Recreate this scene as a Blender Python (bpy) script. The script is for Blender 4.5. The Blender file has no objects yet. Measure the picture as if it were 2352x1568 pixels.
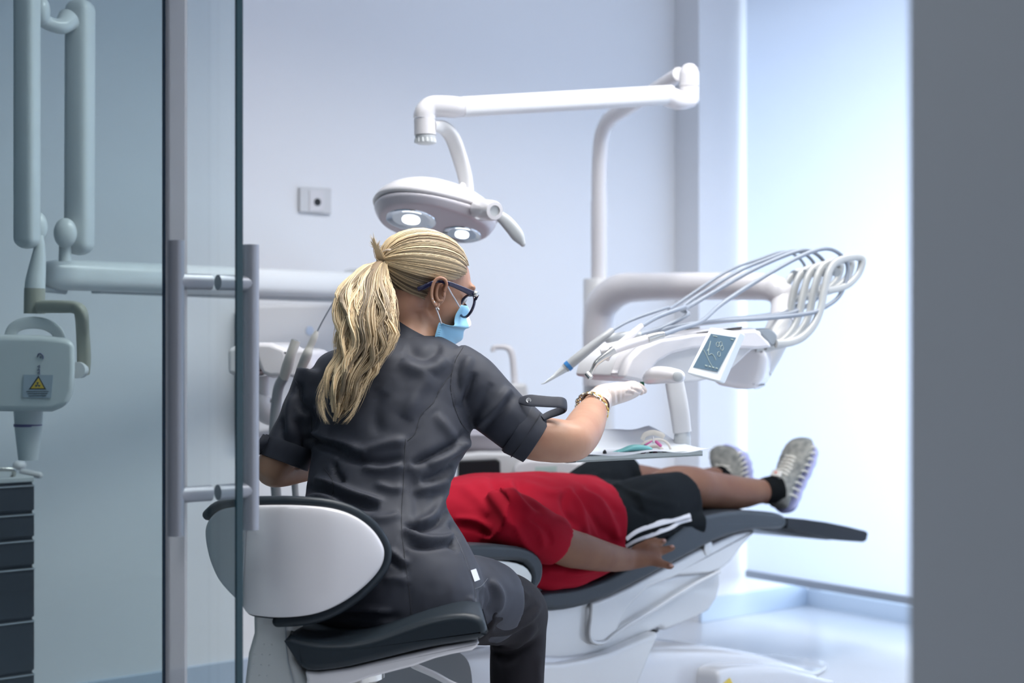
import bpy, bmesh, math, random
import numpy as np
from mathutils import Vector as V, Matrix
from mathutils.bvhtree import BVHTree
random.seed(7); np.random.seed(7)
S = bpy.context.scene; COL = S.collection
# ------------------------------------------------------------ camera, world, lights, exposure
F = 3400.0; CH = 1.0                      # focal length in px of the 2352 px frame, camera height
cam = bpy.data.cameras.new('camera'); camo = bpy.data.objects.new('camera', cam); COL.objects.link(camo)
camo.location = (0, 0, CH); camo.rotation_euler = (math.pi/2, 0, 0)
cam.sensor_width = 36; cam.lens = F/2352*36; cam.clip_start = .05
cam.dof.use_dof = True; cam.dof.focus_distance = 2.72; cam.dof.aperture_fstop = 3.0
S.camera = camo
S.view_settings.view_transform = 'Standard'; S.view_settings.look = 'None'
S.view_settings.gamma = 1; S.view_settings.exposure = 0.05; S.view_settings.use_curve_mapping = False
S.cycles.use_denoising = True; S.cycles.max_bounces = 10; S.cycles.transparent_max_bounces = 16
S.cycles.sample_clamp_indirect = 6
wd = bpy.data.worlds.new('sky'); S.world = wd; wd.use_nodes = True
wd.node_tree.nodes['Background'].inputs[0].default_value = (.62, .78, 1, 1)
wd.node_tree.nodes['Background'].inputs[1].default_value = 1.2
U = V((.783, .622, 0)); Wd = V((.622, -.783, 0))      # along the back wall (to the window) / into the room from it
def R(u, w, z=0): return U*u + Wd*w + V((0, 0, z))   # room coordinates
def area(name, loc, direction, sx, sy, power, col):
    l = bpy.data.lights.new(name, 'AREA'); l.shape = 'RECTANGLE'; l.size = sx; l.size_y = sy
    l.energy = power; l.color = col
    if 'ceiling_light' in name: l.spread = math.radians(135)
    o = bpy.data.objects.new(name, l); COL.objects.link(o); o.location = loc
    z = -V(direction).normalized(); x = V((0, 0, 1)).cross(z)
    if x.length < .1: x = U
    x.normalize(); y = z.cross(x)
    o.rotation_euler = Matrix((x, y, z)).transposed().to_euler(); return o
area('ceiling_light_panel', R(2.0, -2.1, 2.66), (0, 0, -1), 1.2, .6, 27, (1, .99, .975))
area('ceiling_light_panel', R(3.2, -1.9, 2.66), (0, 0, -1), 1.2, .6, 21, (1, .99, .975))
area('ceiling_light_panel', R(1.9, -.9, 2.66), (0, 0, -1), .9, .6, 17, (1, .99, .975))
area('daylight_outside_window', R(4.9, -1.85, 1.0), -U, 3.4, 1.9, 108, (.84, .91, 1))
area('corridor_ceiling_light', R(-.3, -1.0, 2.6), (0, 0, -1), .8, .4, 11, (.9, .95, 1))

# ------------------------------------------------------------ helpers
def P(px, py, d): return V(((px-1176)/F*d, d, CH-(py-784)/F*d))
def onplane(px, py, pt, n):
    r = V(((px-1176)/F, 1, -(py-784)/F)); o = V((0, 0, CH))
    return o + r*((V(pt)-o).dot(n)/r.dot(n))
def cr(pts, k):                                     # Catmull-Rom through rows of any dimension
    p = np.array([list(x) for x in pts], float)
    if len(p) < 3 or k < 2: return p
    q = np.vstack([2*p[0]-p[1], p, 2*p[-1]-p[-2]]); out = []
    for i in range(1, len(q)-2):
        for j in range(k):
            t = j/k
            out.append(.5*((2*q[i])+(-q[i-1]+q[i+1])*t+(2*q[i-1]-5*q[i]+4*q[i+1]-q[i+2])*t*t+(-q[i-1]+3*q[i]-3*q[i+1]+q[i+2])*t**3))
    out.append(q[-2]); return np.array(out)
MATS = {}
def mat(name, col, rough=.5, metal=0, coat=0, bump=0, bscale=200, mottle=0, mscale=8, spec=.5, alpha=1, trans=0, emit=0, attr=None, sss=0, sheen=0, ior=1.45, mcol=None):
    m = bpy.data.materials.new(name); m.use_nodes = True; nt = m.node_tree; b = nt.nodes['Principled BSDF']; L = nt.links
    c = (*col, 1); b.inputs['Base Color'].default_value = c
    b.inputs['Roughness'].default_value = rough; b.inputs['Metallic'].default_value = metal
    b.inputs['Coat Weight'].default_value = coat; b.inputs['Coat Roughness'].default_value = .06
    b.inputs['Specular IOR Level'].default_value = spec; b.inputs['IOR'].default_value = ior
    b.inputs['Alpha'].default_value = alpha; b.inputs['Transmission Weight'].default_value = trans
    b.inputs['Sheen Weight'].default_value = sheen
    if sss: b.inputs['Subsurface Weight'].default_value = sss; b.inputs['Subsurface Radius'].default_value = (.01, .004, .002)
    if emit: b.inputs['Emission Color'].default_value = c; b.inputs['Emission Strength'].default_value = emit
    tc = nt.nodes.new('ShaderNodeTexCoord')
    if attr:
        a = nt.nodes.new('ShaderNodeAttribute'); a.attribute_name = attr; L.new(a.outputs['Color'], b.inputs['Base Color'])
    if mottle:
        n = nt.nodes.new('ShaderNodeTexNoise'); n.inputs['Scale'].default_value = mscale; n.inputs['Detail'].default_value = 4
        L.new(tc.outputs['Object'], n.inputs['Vector'])
        mx = nt.nodes.new('ShaderNodeMix'); mx.data_type = 'RGBA'
        mx.inputs['A'].default_value = c; mx.inputs['B'].default_value = (*(mcol or [x*(1-mottle) for x in col]), 1)
        rr = nt.nodes.new('ShaderNodeMapRange'); rr.inputs['From Min'].default_value = .38; rr.inputs['From Max'].default_value = .68
        L.new(n.outputs['Fac'], rr.inputs['Value']); L.new(rr.outputs['Result'], mx.inputs['Factor']); L.new(mx.outputs['Result'], b.inputs['Base Color'])
    if bump:
        n = nt.nodes.new('ShaderNodeTexNoise'); n.inputs['Scale'].default_value = bscale; n.inputs['Detail'].default_value = 3
        L.new(tc.outputs['Object'], n.inputs['Vector'])
        bp = nt.nodes.new('ShaderNodeBump'); bp.inputs['Strength'].default_value = bump; bp.inputs['Distance'].default_value = .004
        L.new(n.outputs['Fac'], bp.inputs['Height']); L.new(bp.outputs['Normal'], b.inputs['Normal'])
    MATS[name] = m; return m
def origin_of(o):
    l = V((0, 0, 0))
    while o: l += o.location; o = o.parent
    return l
def thing(name, label, cat, loc, group=None, kind=None):
    o = bpy.data.objects.new(name, None); COL.objects.link(o); o.location = V(loc); o.empty_display_size = .05
    tag(o, label, cat, group, kind); return o
def tag(o, label=None, cat=None, group=None, kind=None):
    for k, v in (('label', label), ('category', cat), ('group', group), ('kind', kind)):
        if v: o[k] = v
    return o
def put_mesh(name, me, m, parent=None, loc=None):
    o = bpy.data.objects.new(name, me); COL.objects.link(o)
    if parent is not None:
        o.parent = parent; org = origin_of(parent)
    else:
        if loc is None and len(me.vertices):
            c = np.array([v.co[:] for v in me.vertices]); loc = V(((c[:, 0].min()+c[:, 0].max())/2, (c[:, 1].min()+c[:, 1].max())/2, c[:, 2].min()))
        org = V(loc or (0, 0, 0)); o.location = org
    me.transform(Matrix.Translation(-org))
    if m is not None: me.materials.append(m)
    return o
class MB:
    def __init__(s): s.v = []; s.f = []; s.mi = []; s.cm = 0
    def add(s, vs, fs):
        n = len(s.v); s.v += [tuple(v) for v in vs]
        for f in fs: s.f.append([i+n for i in f]); s.mi.append(s.cm)
        return s
    def loft(s, rings, cap=True, closed=False):
        n = len(rings[0]); vs = [p for r in rings for p in r]; fs = []
        m = len(rings)
        for i in range(m-1 if not closed else m):
            a, b = i*n, ((i+1) % m)*n
            for j in range(n): k = (j+1) % n; fs.append((a+j, a+k, b+k, b+j))
        if cap and not closed: fs.append(tuple(range(n))[::-1]); fs.append(tuple(range((m-1)*n, m*n)))
        return s.add(vs, fs)
    def tube(s, pts, r, n=12, k=1, cap=True, up=None, closed=False, round_=False, sq=2.0):
        # r: number, list of numbers or list of (rx, ry); sq > 2 gives a squarer section
        pts = [V(p) for p in pts]
        rr = [r]*len(pts) if not isinstance(r, (list, tuple)) else list(r)
        rr = [(x, x) if not isinstance(x, (tuple, list)) else x for x in rr]
        if k > 1:
            q = cr([list(p)+list(x) for p, x in zip(pts, rr)], k); pts = [V(x[:3]) for x in q]; rr = [(abs(x[3]), abs(x[4])) for x in q]
        if round_:
            d0 = (pts[0]-pts[1]).normalized(); d1 = (pts[-1]-pts[-2]).normalized(); a, b = rr[0], rr[-1]
            h = [(.92, .38), (.7, .71), (.4, .92), (.12, .993)]
            pts = [pts[0]+d0*min(a)*y for x, y in h[::-1]]+pts+[pts[-1]+d1*min(b)*y for x, y in h]
            rr = [(a[0]*x, a[1]*x) for x, y in h[::-1]]+rr+[(b[0]*x, b[1]*x) for x, y in h]
        m = len(pts); T = []
        for i in range(m):
            t = (pts[(i+1) % m]-pts[i-1]) if closed else (pts[min(i+1, m-1)]-pts[max(i-1, 0)])
            T.append(t.normalized() if t.length > 1e-9 else V((0, 0, 1)))
        u = V(up) if up is not None else (V((0, 0, 1)) if abs(T[0].z) < .9 else V((1, 0, 0)))
        rings = []
        for i in range(m):
            if up is not None: u = V(up)
            x = u.cross(T[i]).normalized(); y = T[i].cross(x).normalized(); u = y
            ring = []
            for j in range(n):
                a = 2*math.pi*j/n; c, d = math.cos(a), math.sin(a)
                if sq != 2: c = math.copysign(abs(c)**(2/sq), c); d = math.copysign(abs(d)**(2/sq), d)
                ring.append(pts[i]+x*(c*rr[i][0])+y*(d*rr[i][1]))
            rings.append(ring)
        return s.loft(rings, cap, closed)
    def box(s, c, size, ax=None):
        c = V(c); ax = ax or (V((1, 0, 0)), V((0, 1, 0)), V((0, 0, 1)))
        vs = [c+ax[0]*(x*size[0]/2)+ax[1]*(y*size[1]/2)+ax[2]*(z*size[2]/2) for x in (-1, 1) for y in (-1, 1) for z in (-1, 1)]
        return s.add(vs, [(0, 1, 3, 2), (4, 6, 7, 5), (0, 4, 5, 1), (2, 3, 7, 6), (0, 2, 6, 4), (1, 5, 7, 3)])
    def rbox(s, u0, u1, w0, w1, z0, z1):          # box in room coordinates
        return s.box(R((u0+u1)/2, (w0+w1)/2, (z0+z1)/2), (abs(u1-u0), abs(w1-w0), abs(z1-z0)), (U, Wd, V((0, 0, 1))))
    def prism(s, pts, vec):
        pts = [V(p) for p in pts]; vec = V(vec); n = len(pts)
        return s.add(pts+[p+vec for p in pts], [tuple(range(n))[::-1], tuple(range(n, 2*n))]+[(i, (i+1) % n, n+(i+1) % n, n+i) for i in range(n)])
    def puff(s, pts, vec, rnd, *_):                # prism whose rims build() rounds with a bevel
        s.bev = max(getattr(s, 'bev', 0), rnd); return s.prism(pts, vec)
    def ell(s, c, r, rot=None, n=20, m=14):
        c = V(c); rot = rot or Matrix.Identity(3); rings = []
        for i in range(1, m):
            a = math.pi*i/m
            rings.append([c+rot @ V((r[0]*math.sin(a)*math.cos(2*math.pi*j/n), r[1]*math.sin(a)*math.sin(2*math.pi*j/n), r[2]*math.cos(a))) for j in range(n)])
        base = len(s.v); s.loft(rings, cap=False)
        t = len(s.v); s.v.append(tuple(c+rot @ V((0, 0, r[2])))); s.v.append(tuple(c-rot @ V((0, 0, r[2]))))
        for j in range(n):
            s.f.append([base+(j+1) % n, base+j, t]); s.mi.append(s.cm)
            s.f.append([base+(m-2)*n+j, base+(m-2)*n+(j+1) % n, t+1]); s.mi.append(s.cm)
        return s
    def lathe(s, c, prof, axis=(0, 0, 1), n=28):     # prof: (radius, height)
        ax = V(axis).normalized(); x = ax.orthogonal().normalized(); y = ax.cross(x); c = V(c)
        return s.loft([[c+ax*h+(x*math.cos(2*math.pi*j/n)+y*math.sin(2*math.pi*j/n))*max(r, 1e-5) for j in range(n)] for r, h in prof])
    def mesh(s, name, ang=45):
        me = bpy.data.meshes.new(name); me.from_pydata(s.v, [], s.f)
        if any(s.mi): me.polygons.foreach_set('material_index', s.mi)
        bm = bmesh.new(); bm.from_mesh(me); bmesh.ops.remove_doubles(bm, verts=bm.verts, dist=1e-6)
        bmesh.ops.recalc_face_normals(bm, faces=bm.faces); bm.to_mesh(me); bm.free()
        me.shade_smooth(); me.set_sharp_from_angle(angle=math.radians(ang)); return me
    def build(s, name, m, parent=None, label=None, cat=None, group=None, kind=None, bevel=0, seg=3, sub=0, ang=45, loc=None, mats=()):
        o = put_mesh(name, s.mesh(name, 180 if sub else ang), m, parent, loc)
        for x in mats: o.data.materials.append(x)
        bv_ = getattr(s, 'bev', 0)
        if bv_ and not bevel: bevel = bv_; seg = 5
        if bevel:
            b = o.modifiers.new('bevel', 'BEVEL'); b.width = bevel; b.segments = seg; b.limit_method = 'ANGLE'; b.angle_limit = math.radians(28); b.harden_normals = True; b.use_clamp_overlap = not bv_
            for e in o.data.edges: e.use_edge_sharp = False
        if sub:
            b = o.modifiers.new('subsurf', 'SUBSURF'); b.levels = sub; b.render_levels = sub
        return tag(o, label, cat, group, kind)
def evaluated(o):
    dg = bpy.context.evaluated_depsgraph_get(); dg.update()
    return bpy.data.meshes.new_from_object(o.evaluated_get(dg))
def fuse(mb, voxel=.006, smooth=6, fac=.5):
    """voxel-union of everything in mb, smoothed: returns an undisplaced mesh in world space"""
    me = mb.mesh('tmp'); o = bpy.data.objects.new('tmp', me); COL.objects.link(o)
    r = o.modifiers.new('r', 'REMESH'); r.mode = 'VOXEL'; r.voxel_size = voxel; r.adaptivity = 0
    s = o.modifiers.new('s', 'SMOOTH'); s.iterations = smooth; s.factor = fac
    out = evaluated(o); bpy.data.objects.remove(o); out.shade_smooth(); return out
def vco(me):
    a = np.empty(len(me.vertices)*3, 'f'); me.vertices.foreach_get('co', a); return a.reshape(-1, 3).astype(float)
def vno(me):
    a = np.empty(len(me.vertices)*3, 'f'); me.vertex_normals.foreach_get('vector', a); return a.reshape(-1, 3).astype(float)
def setco(me, a): me.vertices.foreach_set('co', a.astype('f').ravel()); me.update()
def proj(a):
    return np.stack([1176+a[:, 0]/a[:, 1]*F, 784-(a[:, 2]-CH)/a[:, 1]*F], 1)
def polydist(uv, pl):                                # distance to polyline and parameter 0..1 along it
    pl = np.array(pl, float); best = np.full(len(uv), 1e9); par = np.zeros(len(uv)); n = len(pl)-1
    for i in range(n):
        a, b = pl[i], pl[i+1]; ab = b-a; t = np.clip(((uv-a)@ab)/(ab@ab+1e-9), 0, 1)
        d = np.linalg.norm(uv-(a+t[:, None]*ab), axis=1); m = d < best; best[m] = d[m]; par[m] = (i+t[m])/n
    return best, par
def folds(me, fl, facing=-.15):
    """fl: (polyline of cloth points given by their picture position, width px, height m). Ridges (+) and creases (-) in the cloth."""
    co = vco(me); no = vno(me); uv = proj(co)
    vd = -co+np.array([0, 0, CH]); vd /= np.linalg.norm(vd, axis=1)[:, None]
    w0 = np.clip(((no*vd).sum(1)-facing)/.3, 0, 1); dsp = np.zeros(len(co))
    for pl, w, h in fl:
        d, t = polydist(uv, cr(pl, 5) if len(pl) > 2 else pl)
        dsp += h*np.exp(-(d/w)**2)*np.clip(np.minimum(t, 1-t)*5, 0, 1)**.5*w0
    setco(me, co+no*dsp[:, None]); me.update()
def wob(me, amp, scale, seed=0, mask=None):
    from mathutils import noise
    co = vco(me); no = vno(me)
    d = np.array([noise.noise(V(c)*scale+V((seed, seed*2, 0))) for c in co])*amp
    if mask is not None: d *= mask(co)
    setco(me, co+no*d[:, None])
def surf(me):
    me.calc_loop_triangles() if hasattr(me, 'calc_loop_triangles') else None
    return BVHTree.FromPolygons([v.co[:] for v in me.vertices], [list(p.vertices) for p in me.polygons])
def hit(bvh, px, py, lift=0):
    o = V((0, 0, CH)); r = V(((px-1176)/F, 1, -(py-784)/F)).normalized()
    p, n, i, d = bvh.ray_cast(o, r)
    if p is None: return None
    if n.dot(r) > 0: n = -n
    return p+n*lift
def on_surface(bvh, pl, lift=0, k=6):
    out = [hit(bvh, x, y, lift) for x, y in cr(pl, k)]
    return [p for p in out if p is not None]
# ------------------------------------------------------------ materials
WALL = mat('wall_paint', (.82, .83, .86), .75, bump=.04, bscale=350)
WALLD = mat('shaded_wall_paint', (.50, .53, .57), .8, bump=.04, bscale=350)  # darker copy of the wall paint: corridor dimness put into the colour
CEIL = mat('ceiling_paint', (.85, .87, .9), .8)
FLOORM = mat('floor_vinyl', (.50, .52, .56), .3, mottle=.06, mscale=3)
WH = mat('white_plastic', (.70, .68, .695), .24, coat=.4)
WHM = mat('white_plastic_satin', (.64, .64, .65), .38, coat=.15)
GRP = mat('pale_grey_plastic', (.50, .52, .53), .4)
GRD = mat('grey_plastic', (.27, .30, .33), .4)
ALU = mat('anodised_aluminium', (.55, .58, .62), .35, metal=.7)
CHR = mat('steel', (.62, .60, .56), .22, metal=1)
TEAL = mat('chair_upholstery', (.017, .024, .031), .38, coat=.0, spec=.28, bump=.03, bscale=600)
BLK = mat('black_plastic', (.012, .013, .016), .35)
BEI = mat('beige_plastic', (.38, .37, .31), .4)
HOSE = mat('grey_hose', (.24, .27, .32), .35)
HOSED = mat('ribbed_grey_hose', (.26, .28, .30), .5)
SEAL = mat('clear_seal_strip', (.75, .72, .74), .5, alpha=.55)
def glassmat(name, tint, refl=.05):
    m = bpy.data.materials.new(name); m.use_nodes = True; nt = m.node_tree; nt.nodes.clear()
    o = nt.nodes.new('ShaderNodeOutputMaterial'); mx = nt.nodes.new('ShaderNodeMixShader'); t = nt.nodes.new('ShaderNodeBsdfTransparent'); g = nt.nodes.new('ShaderNodeBsdfGlossy')
    t.inputs[0].default_value = (*tint, 1); g.inputs['Roughness'].default_value = .02; mx.inputs[0].default_value = refl
    nt.links.new(t.outputs[0], mx.inputs[1]); nt.links.new(g.outputs[0], mx.inputs[2]); nt.links.new(mx.outputs[0], o.inputs[0]); return m
GLASS = glassmat('tinted_glass', (.88, .925, .93))
GEDGE = mat('glass_edge', (.015, .05, .065), .15)
WGLASS = glassmat('window_glass', (.95, .98, 1))
def translucent(name, col, tcol, mix):
    m = bpy.data.materials.new(name); m.use_nodes = True; nt = m.node_tree; nt.nodes.clear()
    o = nt.nodes.new('ShaderNodeOutputMaterial'); mx = nt.nodes.new('ShaderNodeMixShader'); t = nt.nodes.new('ShaderNodeBsdfTranslucent'); g = nt.nodes.new('ShaderNodeBsdfDiffuse')
    t.inputs[0].default_value = (*tcol, 1); g.inputs[0].default_value = (*col, 1); mx.inputs[0].default_value = mix
    nt.links.new(g.outputs[0], mx.inputs[1]); nt.links.new(t.outputs[0], mx.inputs[2]); nt.links.new(mx.outputs[0], o.inputs[0]); return m
BLIND = translucent('blind_fabric', (.8, .83, .88), (.88, .91, .97), .55)

# ------------------------------------------------------------ the room (u runs along the back wall to the window, w out of the back wall)
UW = 4.371; WB = -3.713; UD = 1.024; UP = 3.80; RC = .122; UB = 4.026
b = MB(); b.rbox(-3.5, 7.2, -6, 3, -.1, 0); b.build('floor', FLOORM, kind='structure')
b = MB(); b.rbox(-3.5, 7.2, -6, 3, 2.7, 2.8); b.build('ceiling', CEIL, kind='structure')
b = MB(); b.rbox(UD-.2, 4.7, WB-RC-.2, WB-RC, 0, 2.7); b.build('wall_back', WALL, kind='structure')
b = MB(); b.rbox(UP, UW, WB-RC, WB, 0, 2.7); b.build('wall_pillar', WALL, kind='structure')
b = MB(); b.rbox(UD, 4.7, .25, .4, 0, 2.7); b.build('wall_near', WALL, kind='structure')
b = MB(); b.rbox(UW, UW+.22, WB-.2, .4, 2.12, 2.7); b.rbox(UW, UW+.22, -.1, .4, 0, 2.12); b.build('wall_window', WALL, kind='structure')
b = MB(); b.rbox(UD-.045, UD+.085, -.727, 3, 0, 2.7); b.build('wall_front', WALLD, kind='structure', bevel=.004)
b = MB(); b.rbox(UD-.04, UD+.08, WB-.2, -.727, 2.25, 2.7); b.build('trim_door_header', WALL, kind='structure')
b = MB(); b.rbox(-3.5, -3.4, -6, 3, 0, 2.7); b.rbox(-3.5, UD, -6, -5.9, 0, 2.7); b.rbox(-3.5, UD, 2.9, 3, 0, 2.7); b.build('wall_corridor', WALLD, kind='structure')
SK = mat('skirting', (.55, .64, .76), .35, metal=.3)
b = MB(); b.rbox(UP, UW, WB, WB+.012, 0, .085); b.build('baseboard_pillar', SK, kind='structure', bevel=.002)
b = MB(); b.rbox(UD, UP, WB-RC, WB-RC+.012, 0, .085); b.build('baseboard_back', SK, kind='structure', bevel=.002)
# window frame, panes and the blind in front of it
w1 = thing('window_1', 'tall window behind the white roller blind', 'window', R(UW, -2.2, 0), kind='structure')
b = MB()
for w0, w2 in ((WB, WB+.06), (-2.55, -2.49), (-1.35, -1.29), (-.16, -.1)): b.rbox(UW+.02, UW+.09, w0, w2, .05, 2.12)
b.rbox(UW+.0, UW+.10, WB, -.1, 0, .06); b.rbox(UW+.02, UW+.09, WB, -.1, .10, .125); b.rbox(UW+.02, UW+.09, WB, -.1, 2.07, 2.12)
b.build('window_frame', mat('window_frame_metal', (.62, .68, .75), .4, metal=.2), w1, bevel=.003)
for w0, w2 in ((WB+.06, -2.55), (-2.49, -1.35), (-1.29, -.16)):
    b = MB(); b.rbox(UW+.05, UW+.058, w0, w2, .06, 2.07); b.build('window_pane', WGLASS, w1)
rb = thing('roller_blind', 'wide white backlit roller blind hanging in front of the window', 'blind', R(UB, -2.1, .14))
b = MB(); b.rbox(UB-.001, UB+.001, WB+.02, -.5, .165, 2.58); b.build('blind_fabric', BLIND, rb)
b = MB(); b.rbox(UB-.011, UB+.011, WB+.02, -.5, .142, .168); b.build('bottom_bar', mat('blind_bar', (.36, .40, .46), .4, metal=.5), rb, bevel=.004)
b = MB(); b.tube([R(UB, WB+.02, 2.6), R(UB, -.5, 2.6)], .03, 20); b.build('roller', WHM, rb)
# wall socket plate
pt = R(UD, WB-RC); nrm = Wd
def OW(px, py, off=0): return onplane(px, py, pt+Wd*off, nrm)
s = thing('wall_socket_plate', 'small white socket plate on the back wall above the horizontal arm', 'wall socket', OW(725, 460))
b = MB(); b.prism([OW(689, 429, .012), OW(762, 432, .012), OW(762, 492, .012), OW(689, 486, .012)], -Wd*.011); b.build('plate', WHM, s, bevel=.003)
b = MB(); c = OW(729, 462, .0125); b.prism([OW(711, 437, .014), OW(743, 438, .014), OW(743, 485, .014), OW(711, 484, .014)], -Wd*.003); b.build('module', WH, s, bevel=.001)
b = MB(); b.lathe(OW(729, 464, .014), [(.011, 0), (.011, .002), (.006, .002), (.006, .0005)], Wd); b.build('socket_hole', BLK, s)

# ------------------------------------------------------------ glass sliding door and the fixed pane beside it
def DL(px, py, off=0): return onplane(px, py, R(UD+off, 0), U)
def dw(px, off=0): return DL(px, 784, off).dot(Wd)
d1 = thing('door_1', 'open frameless glass sliding door with a tall grey bar handle', 'door', R(UD, dw(460), 0), kind='structure')
wE = dw(537); b = MB(); b.rbox(UD+.006, UD+.014, wE-1.1, wE-.006, .01, 2.25); b.build('door_pane', GLASS, d1)
b = MB(); b.rbox(UD+.005, UD+.015, wE-.006, wE, .01, 2.25); b.build('glass_edge', GEDGE, d1)
wH = dw(478); h = MB()
def zat(py, w, off): p = R(UD+off, w); return CH-(py-784)*p.y/F
for off, y0, y1 in ((-.052, 552, 1230), (.072, 562, 1216)):
    w = wH; h.tube([R(UD+off, w, zat(y1, w, off)), R(UD+off, w, zat(y0, w, off))], .0125, 20)
for y in (648, 1132):
    z = zat(y, wH, 0); h.tube([R(UD-.052, wH, z), R(UD+.004, wH, z)], .012, 16); h.tube([R(UD+.016, wH, z), R(UD+.072, wH, z)], .012, 16)
h.build('door_handle', mat('brushed_grey_metal', (.30, .31, .345), .42, metal=.45), d1)
wF = dw(386, -.03); fp = thing('window_2', 'fixed glass pane left of the sliding door', 'glass pane', R(UD-.03, wF-.5, 0), kind='structure')
b = MB(); b.rbox(UD-.036, UD-.028, wF-1.6, wF-.006, 0, 2.25); b.build('fixed_pane', GLASS, fp)
b = MB(); b.rbox(UD-.037, UD-.027, wF-.006, wF, 0, 2.25); b.build('glass_edge', mat('glass_edge_blue', (.01, .03, .06), .15), fp)
b = MB(); w2 = dw(430, -.03); b.rbox(UD-.034, UD-.030, wF, w2, 0, 2.25); b.build('seal_strip', SEAL, fp)
# ------------------------------------------------------------ equipment
def pillow(mb, outline, dfun, th, bulge, k=3, nr=7, ctr=None, back=0):
    """curved shell: outline (picture points) lies on the depth surface dfun; thickness th behind it, bulged outwards"""
    q = cr(outline+[outline[0]], k)[:-1]; c = ctr or q.mean(0); rings = []
    for i in range(nr):
        r = math.sin(math.pi/2*(i+.35)/(nr-.65)) if i < nr-1 else 1
        rings.append([P(c[0]+(x-c[0])*r, c[1]+(y-c[1])*r, dfun(c[0]+(x-c[0])*r, c[1]+(y-c[1])*r)-bulge*(1-r*r)**.5) for x, y in q])
    rim = [P(x, y, dfun(x, y)) for x, y in q]
    rings.append([p+V((0, th, 0)) for p in rim])
    bk = [P(c[0]+(x-c[0])*.5, c[1]+(y-c[1])*.5, dfun(c[0]+(x-c[0])*.5, c[1]+(y-c[1])*.5)+th+back) for x, y in q]
    rings.append(bk); return mb.loft(rings)
X3, Z3 = V((1, 0, 0)), V((0, 0, 1))
# ---- operating light
t = thing('operating_light', 'white overhead operating light on a long jointed arm, its lamp lit', 'dental light', P(1376, 640, 4.42))
b = MB(); b.tube([P(1376, 645, 4.42), P(1376, 462, 4.42)], .0245, 24); b.build('pole_sleeve', WH, t)
b = MB(); b.tube([P(1376, 463, 4.42), P(1376, 400, 4.42), P(1378, 350, 4.41), P(1384, 305, 4.38), P(1402, 272, 4.32), P(1440, 248, 4.22), P(1500, 210, 4.02), P(1560, 170, 3.87)], [.0228]*4+[.0225, .0215, .020, .019], 24, 6); b.build('bent_pole', WH, t)
kc = P(1583, 240, 3.84); s1 = 3.84/F
b = MB(); b.lathe(kc, [(.006, -.001), (.022, .003), (.0262, .010), (.0262, 14*s1), (.0262, 40*s1)], Z3, 32)
b.lathe(kc, [(.0262, 41*s1), (.0262, 66*s1), (.0255, 74*s1), (.021, 84*s1), (.013, 92*s1), (.001, 95*s1)], Z3, 32); b.build('joint', WH, t)
b = MB(); b.tube([P(1590, 236, 3.83), P(1560, 231, 3.81), P(1528, 219, 3.79)], [(.020, .012), (.024, .024), (.026, .0255)], 20, 4, sq=2.6); b.build('joint_cover', WH, t)
b = MB(); b.tube([P(1538, 218, 3.8), P(1055, 246, 3.38)], [(.024, .0248), (.0235, .0232)], 28, sq=3.4); b.build('boom', WHM, t, bevel=.002)
b = MB(); b.tube([P(1064, 245, 3.375), P(1045, 246, 3.37), P(1010, 244, 3.36), P(990, 246, 3.355), P(977, 258, 3.35), P(975, 272, 3.35)], [(.020, .0205), (.024, .0245), (.0245, .0245), (.0245, .0245), (.0247, .0245), (.0247, .0247)], 24, 5, sq=2.3); b.build('elbow', WH, t)
b = MB(); b.tube([P(975.5, 273, 3.35), P(976.5, 310, 3.35)], .0247, 28); b.build('neck', WH, t)
b = MB(); c = P(977, 331, 3.35); b.lathe(c, [(.018, 0), (.0225, .002), (.0236, 20*3.35/F)], Z3, 30)
for i in range(14):
    a = i*math.pi/7; p = c+V((math.cos(a)*.0215, math.sin(a)*.0215, .009)); b.lathe(p-V((0, 0, .006)), [(.004, 0), (.003, .009), (.001, .012)], Z3, 8)
b.build('adjusting_knob', GRP, t)
b = MB(); b.tube([P(996, 290, 3.35), P(1020, 294, 3.37), P(1040, 318, 3.39), P(1056, 362, 3.41), P(1068, 405, 3.42), P(1074, 440, 3.42)], [(.012, .010), (.016, .011), (.0175, .012), (.0175, .013), (.0165, .013), (.015, .012)], 20, 5, up=V((.35, 1, .1)), sq=3); b.build('lamp_bracket', WHM, t)
b = MB(); b.ell(P(1062, 427, 3.39), (.008, .006, .008)); b.build('bracket_screw', WH, t)
hc = P(1003, 478, 3.40); rot = Matrix.Rotation(math.radians(5), 3, 'Y') @ Matrix.Rotation(math.radians(-19), 3, 'X') @ Matrix.Rotation(math.radians(22), 3, 'Z')
def lamp_ring(sc, h, tw=0):
    r = []
    for j in range(56):
        a = 2*math.pi*j/56; x, y = math.cos(a), math.sin(a)
        x = math.copysign(abs(x)**.9, x); wx = .150*(1-.10*y*0); wy = .118*(1-.12*x)
        dip = tw*math.sin(a*2+2.2)
        r.append(hc+rot @ V((x*wx*sc, y*wy*sc, h+dip)))
    return r
b = MB(); b.loft([lamp_ring(.03, .050), lamp_ring(.25, .049), lamp_ring(.5, .044), lamp_ring(.72, .034), lamp_ring(.86, .022), lamp_ring(.95, .007, .003), lamp_ring(1.0, -.013, .007), lamp_ring(.985, -.016, .007)]); b.build('lamp_housing', WH, t, sub=1)
b = MB(); b.loft([lamp_ring(.98, -.013, .007), lamp_ring(.97, -.020, .005), lamp_ring(.90, -.036), lamp_ring(.84, -.043), lamp_ring(.80, -.044), lamp_ring(.02, -.042)]); b.build('lower_housing', mat('lamp_underside', (.52, .50, .54), .3, coat=.4), t, sub=1)
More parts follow.
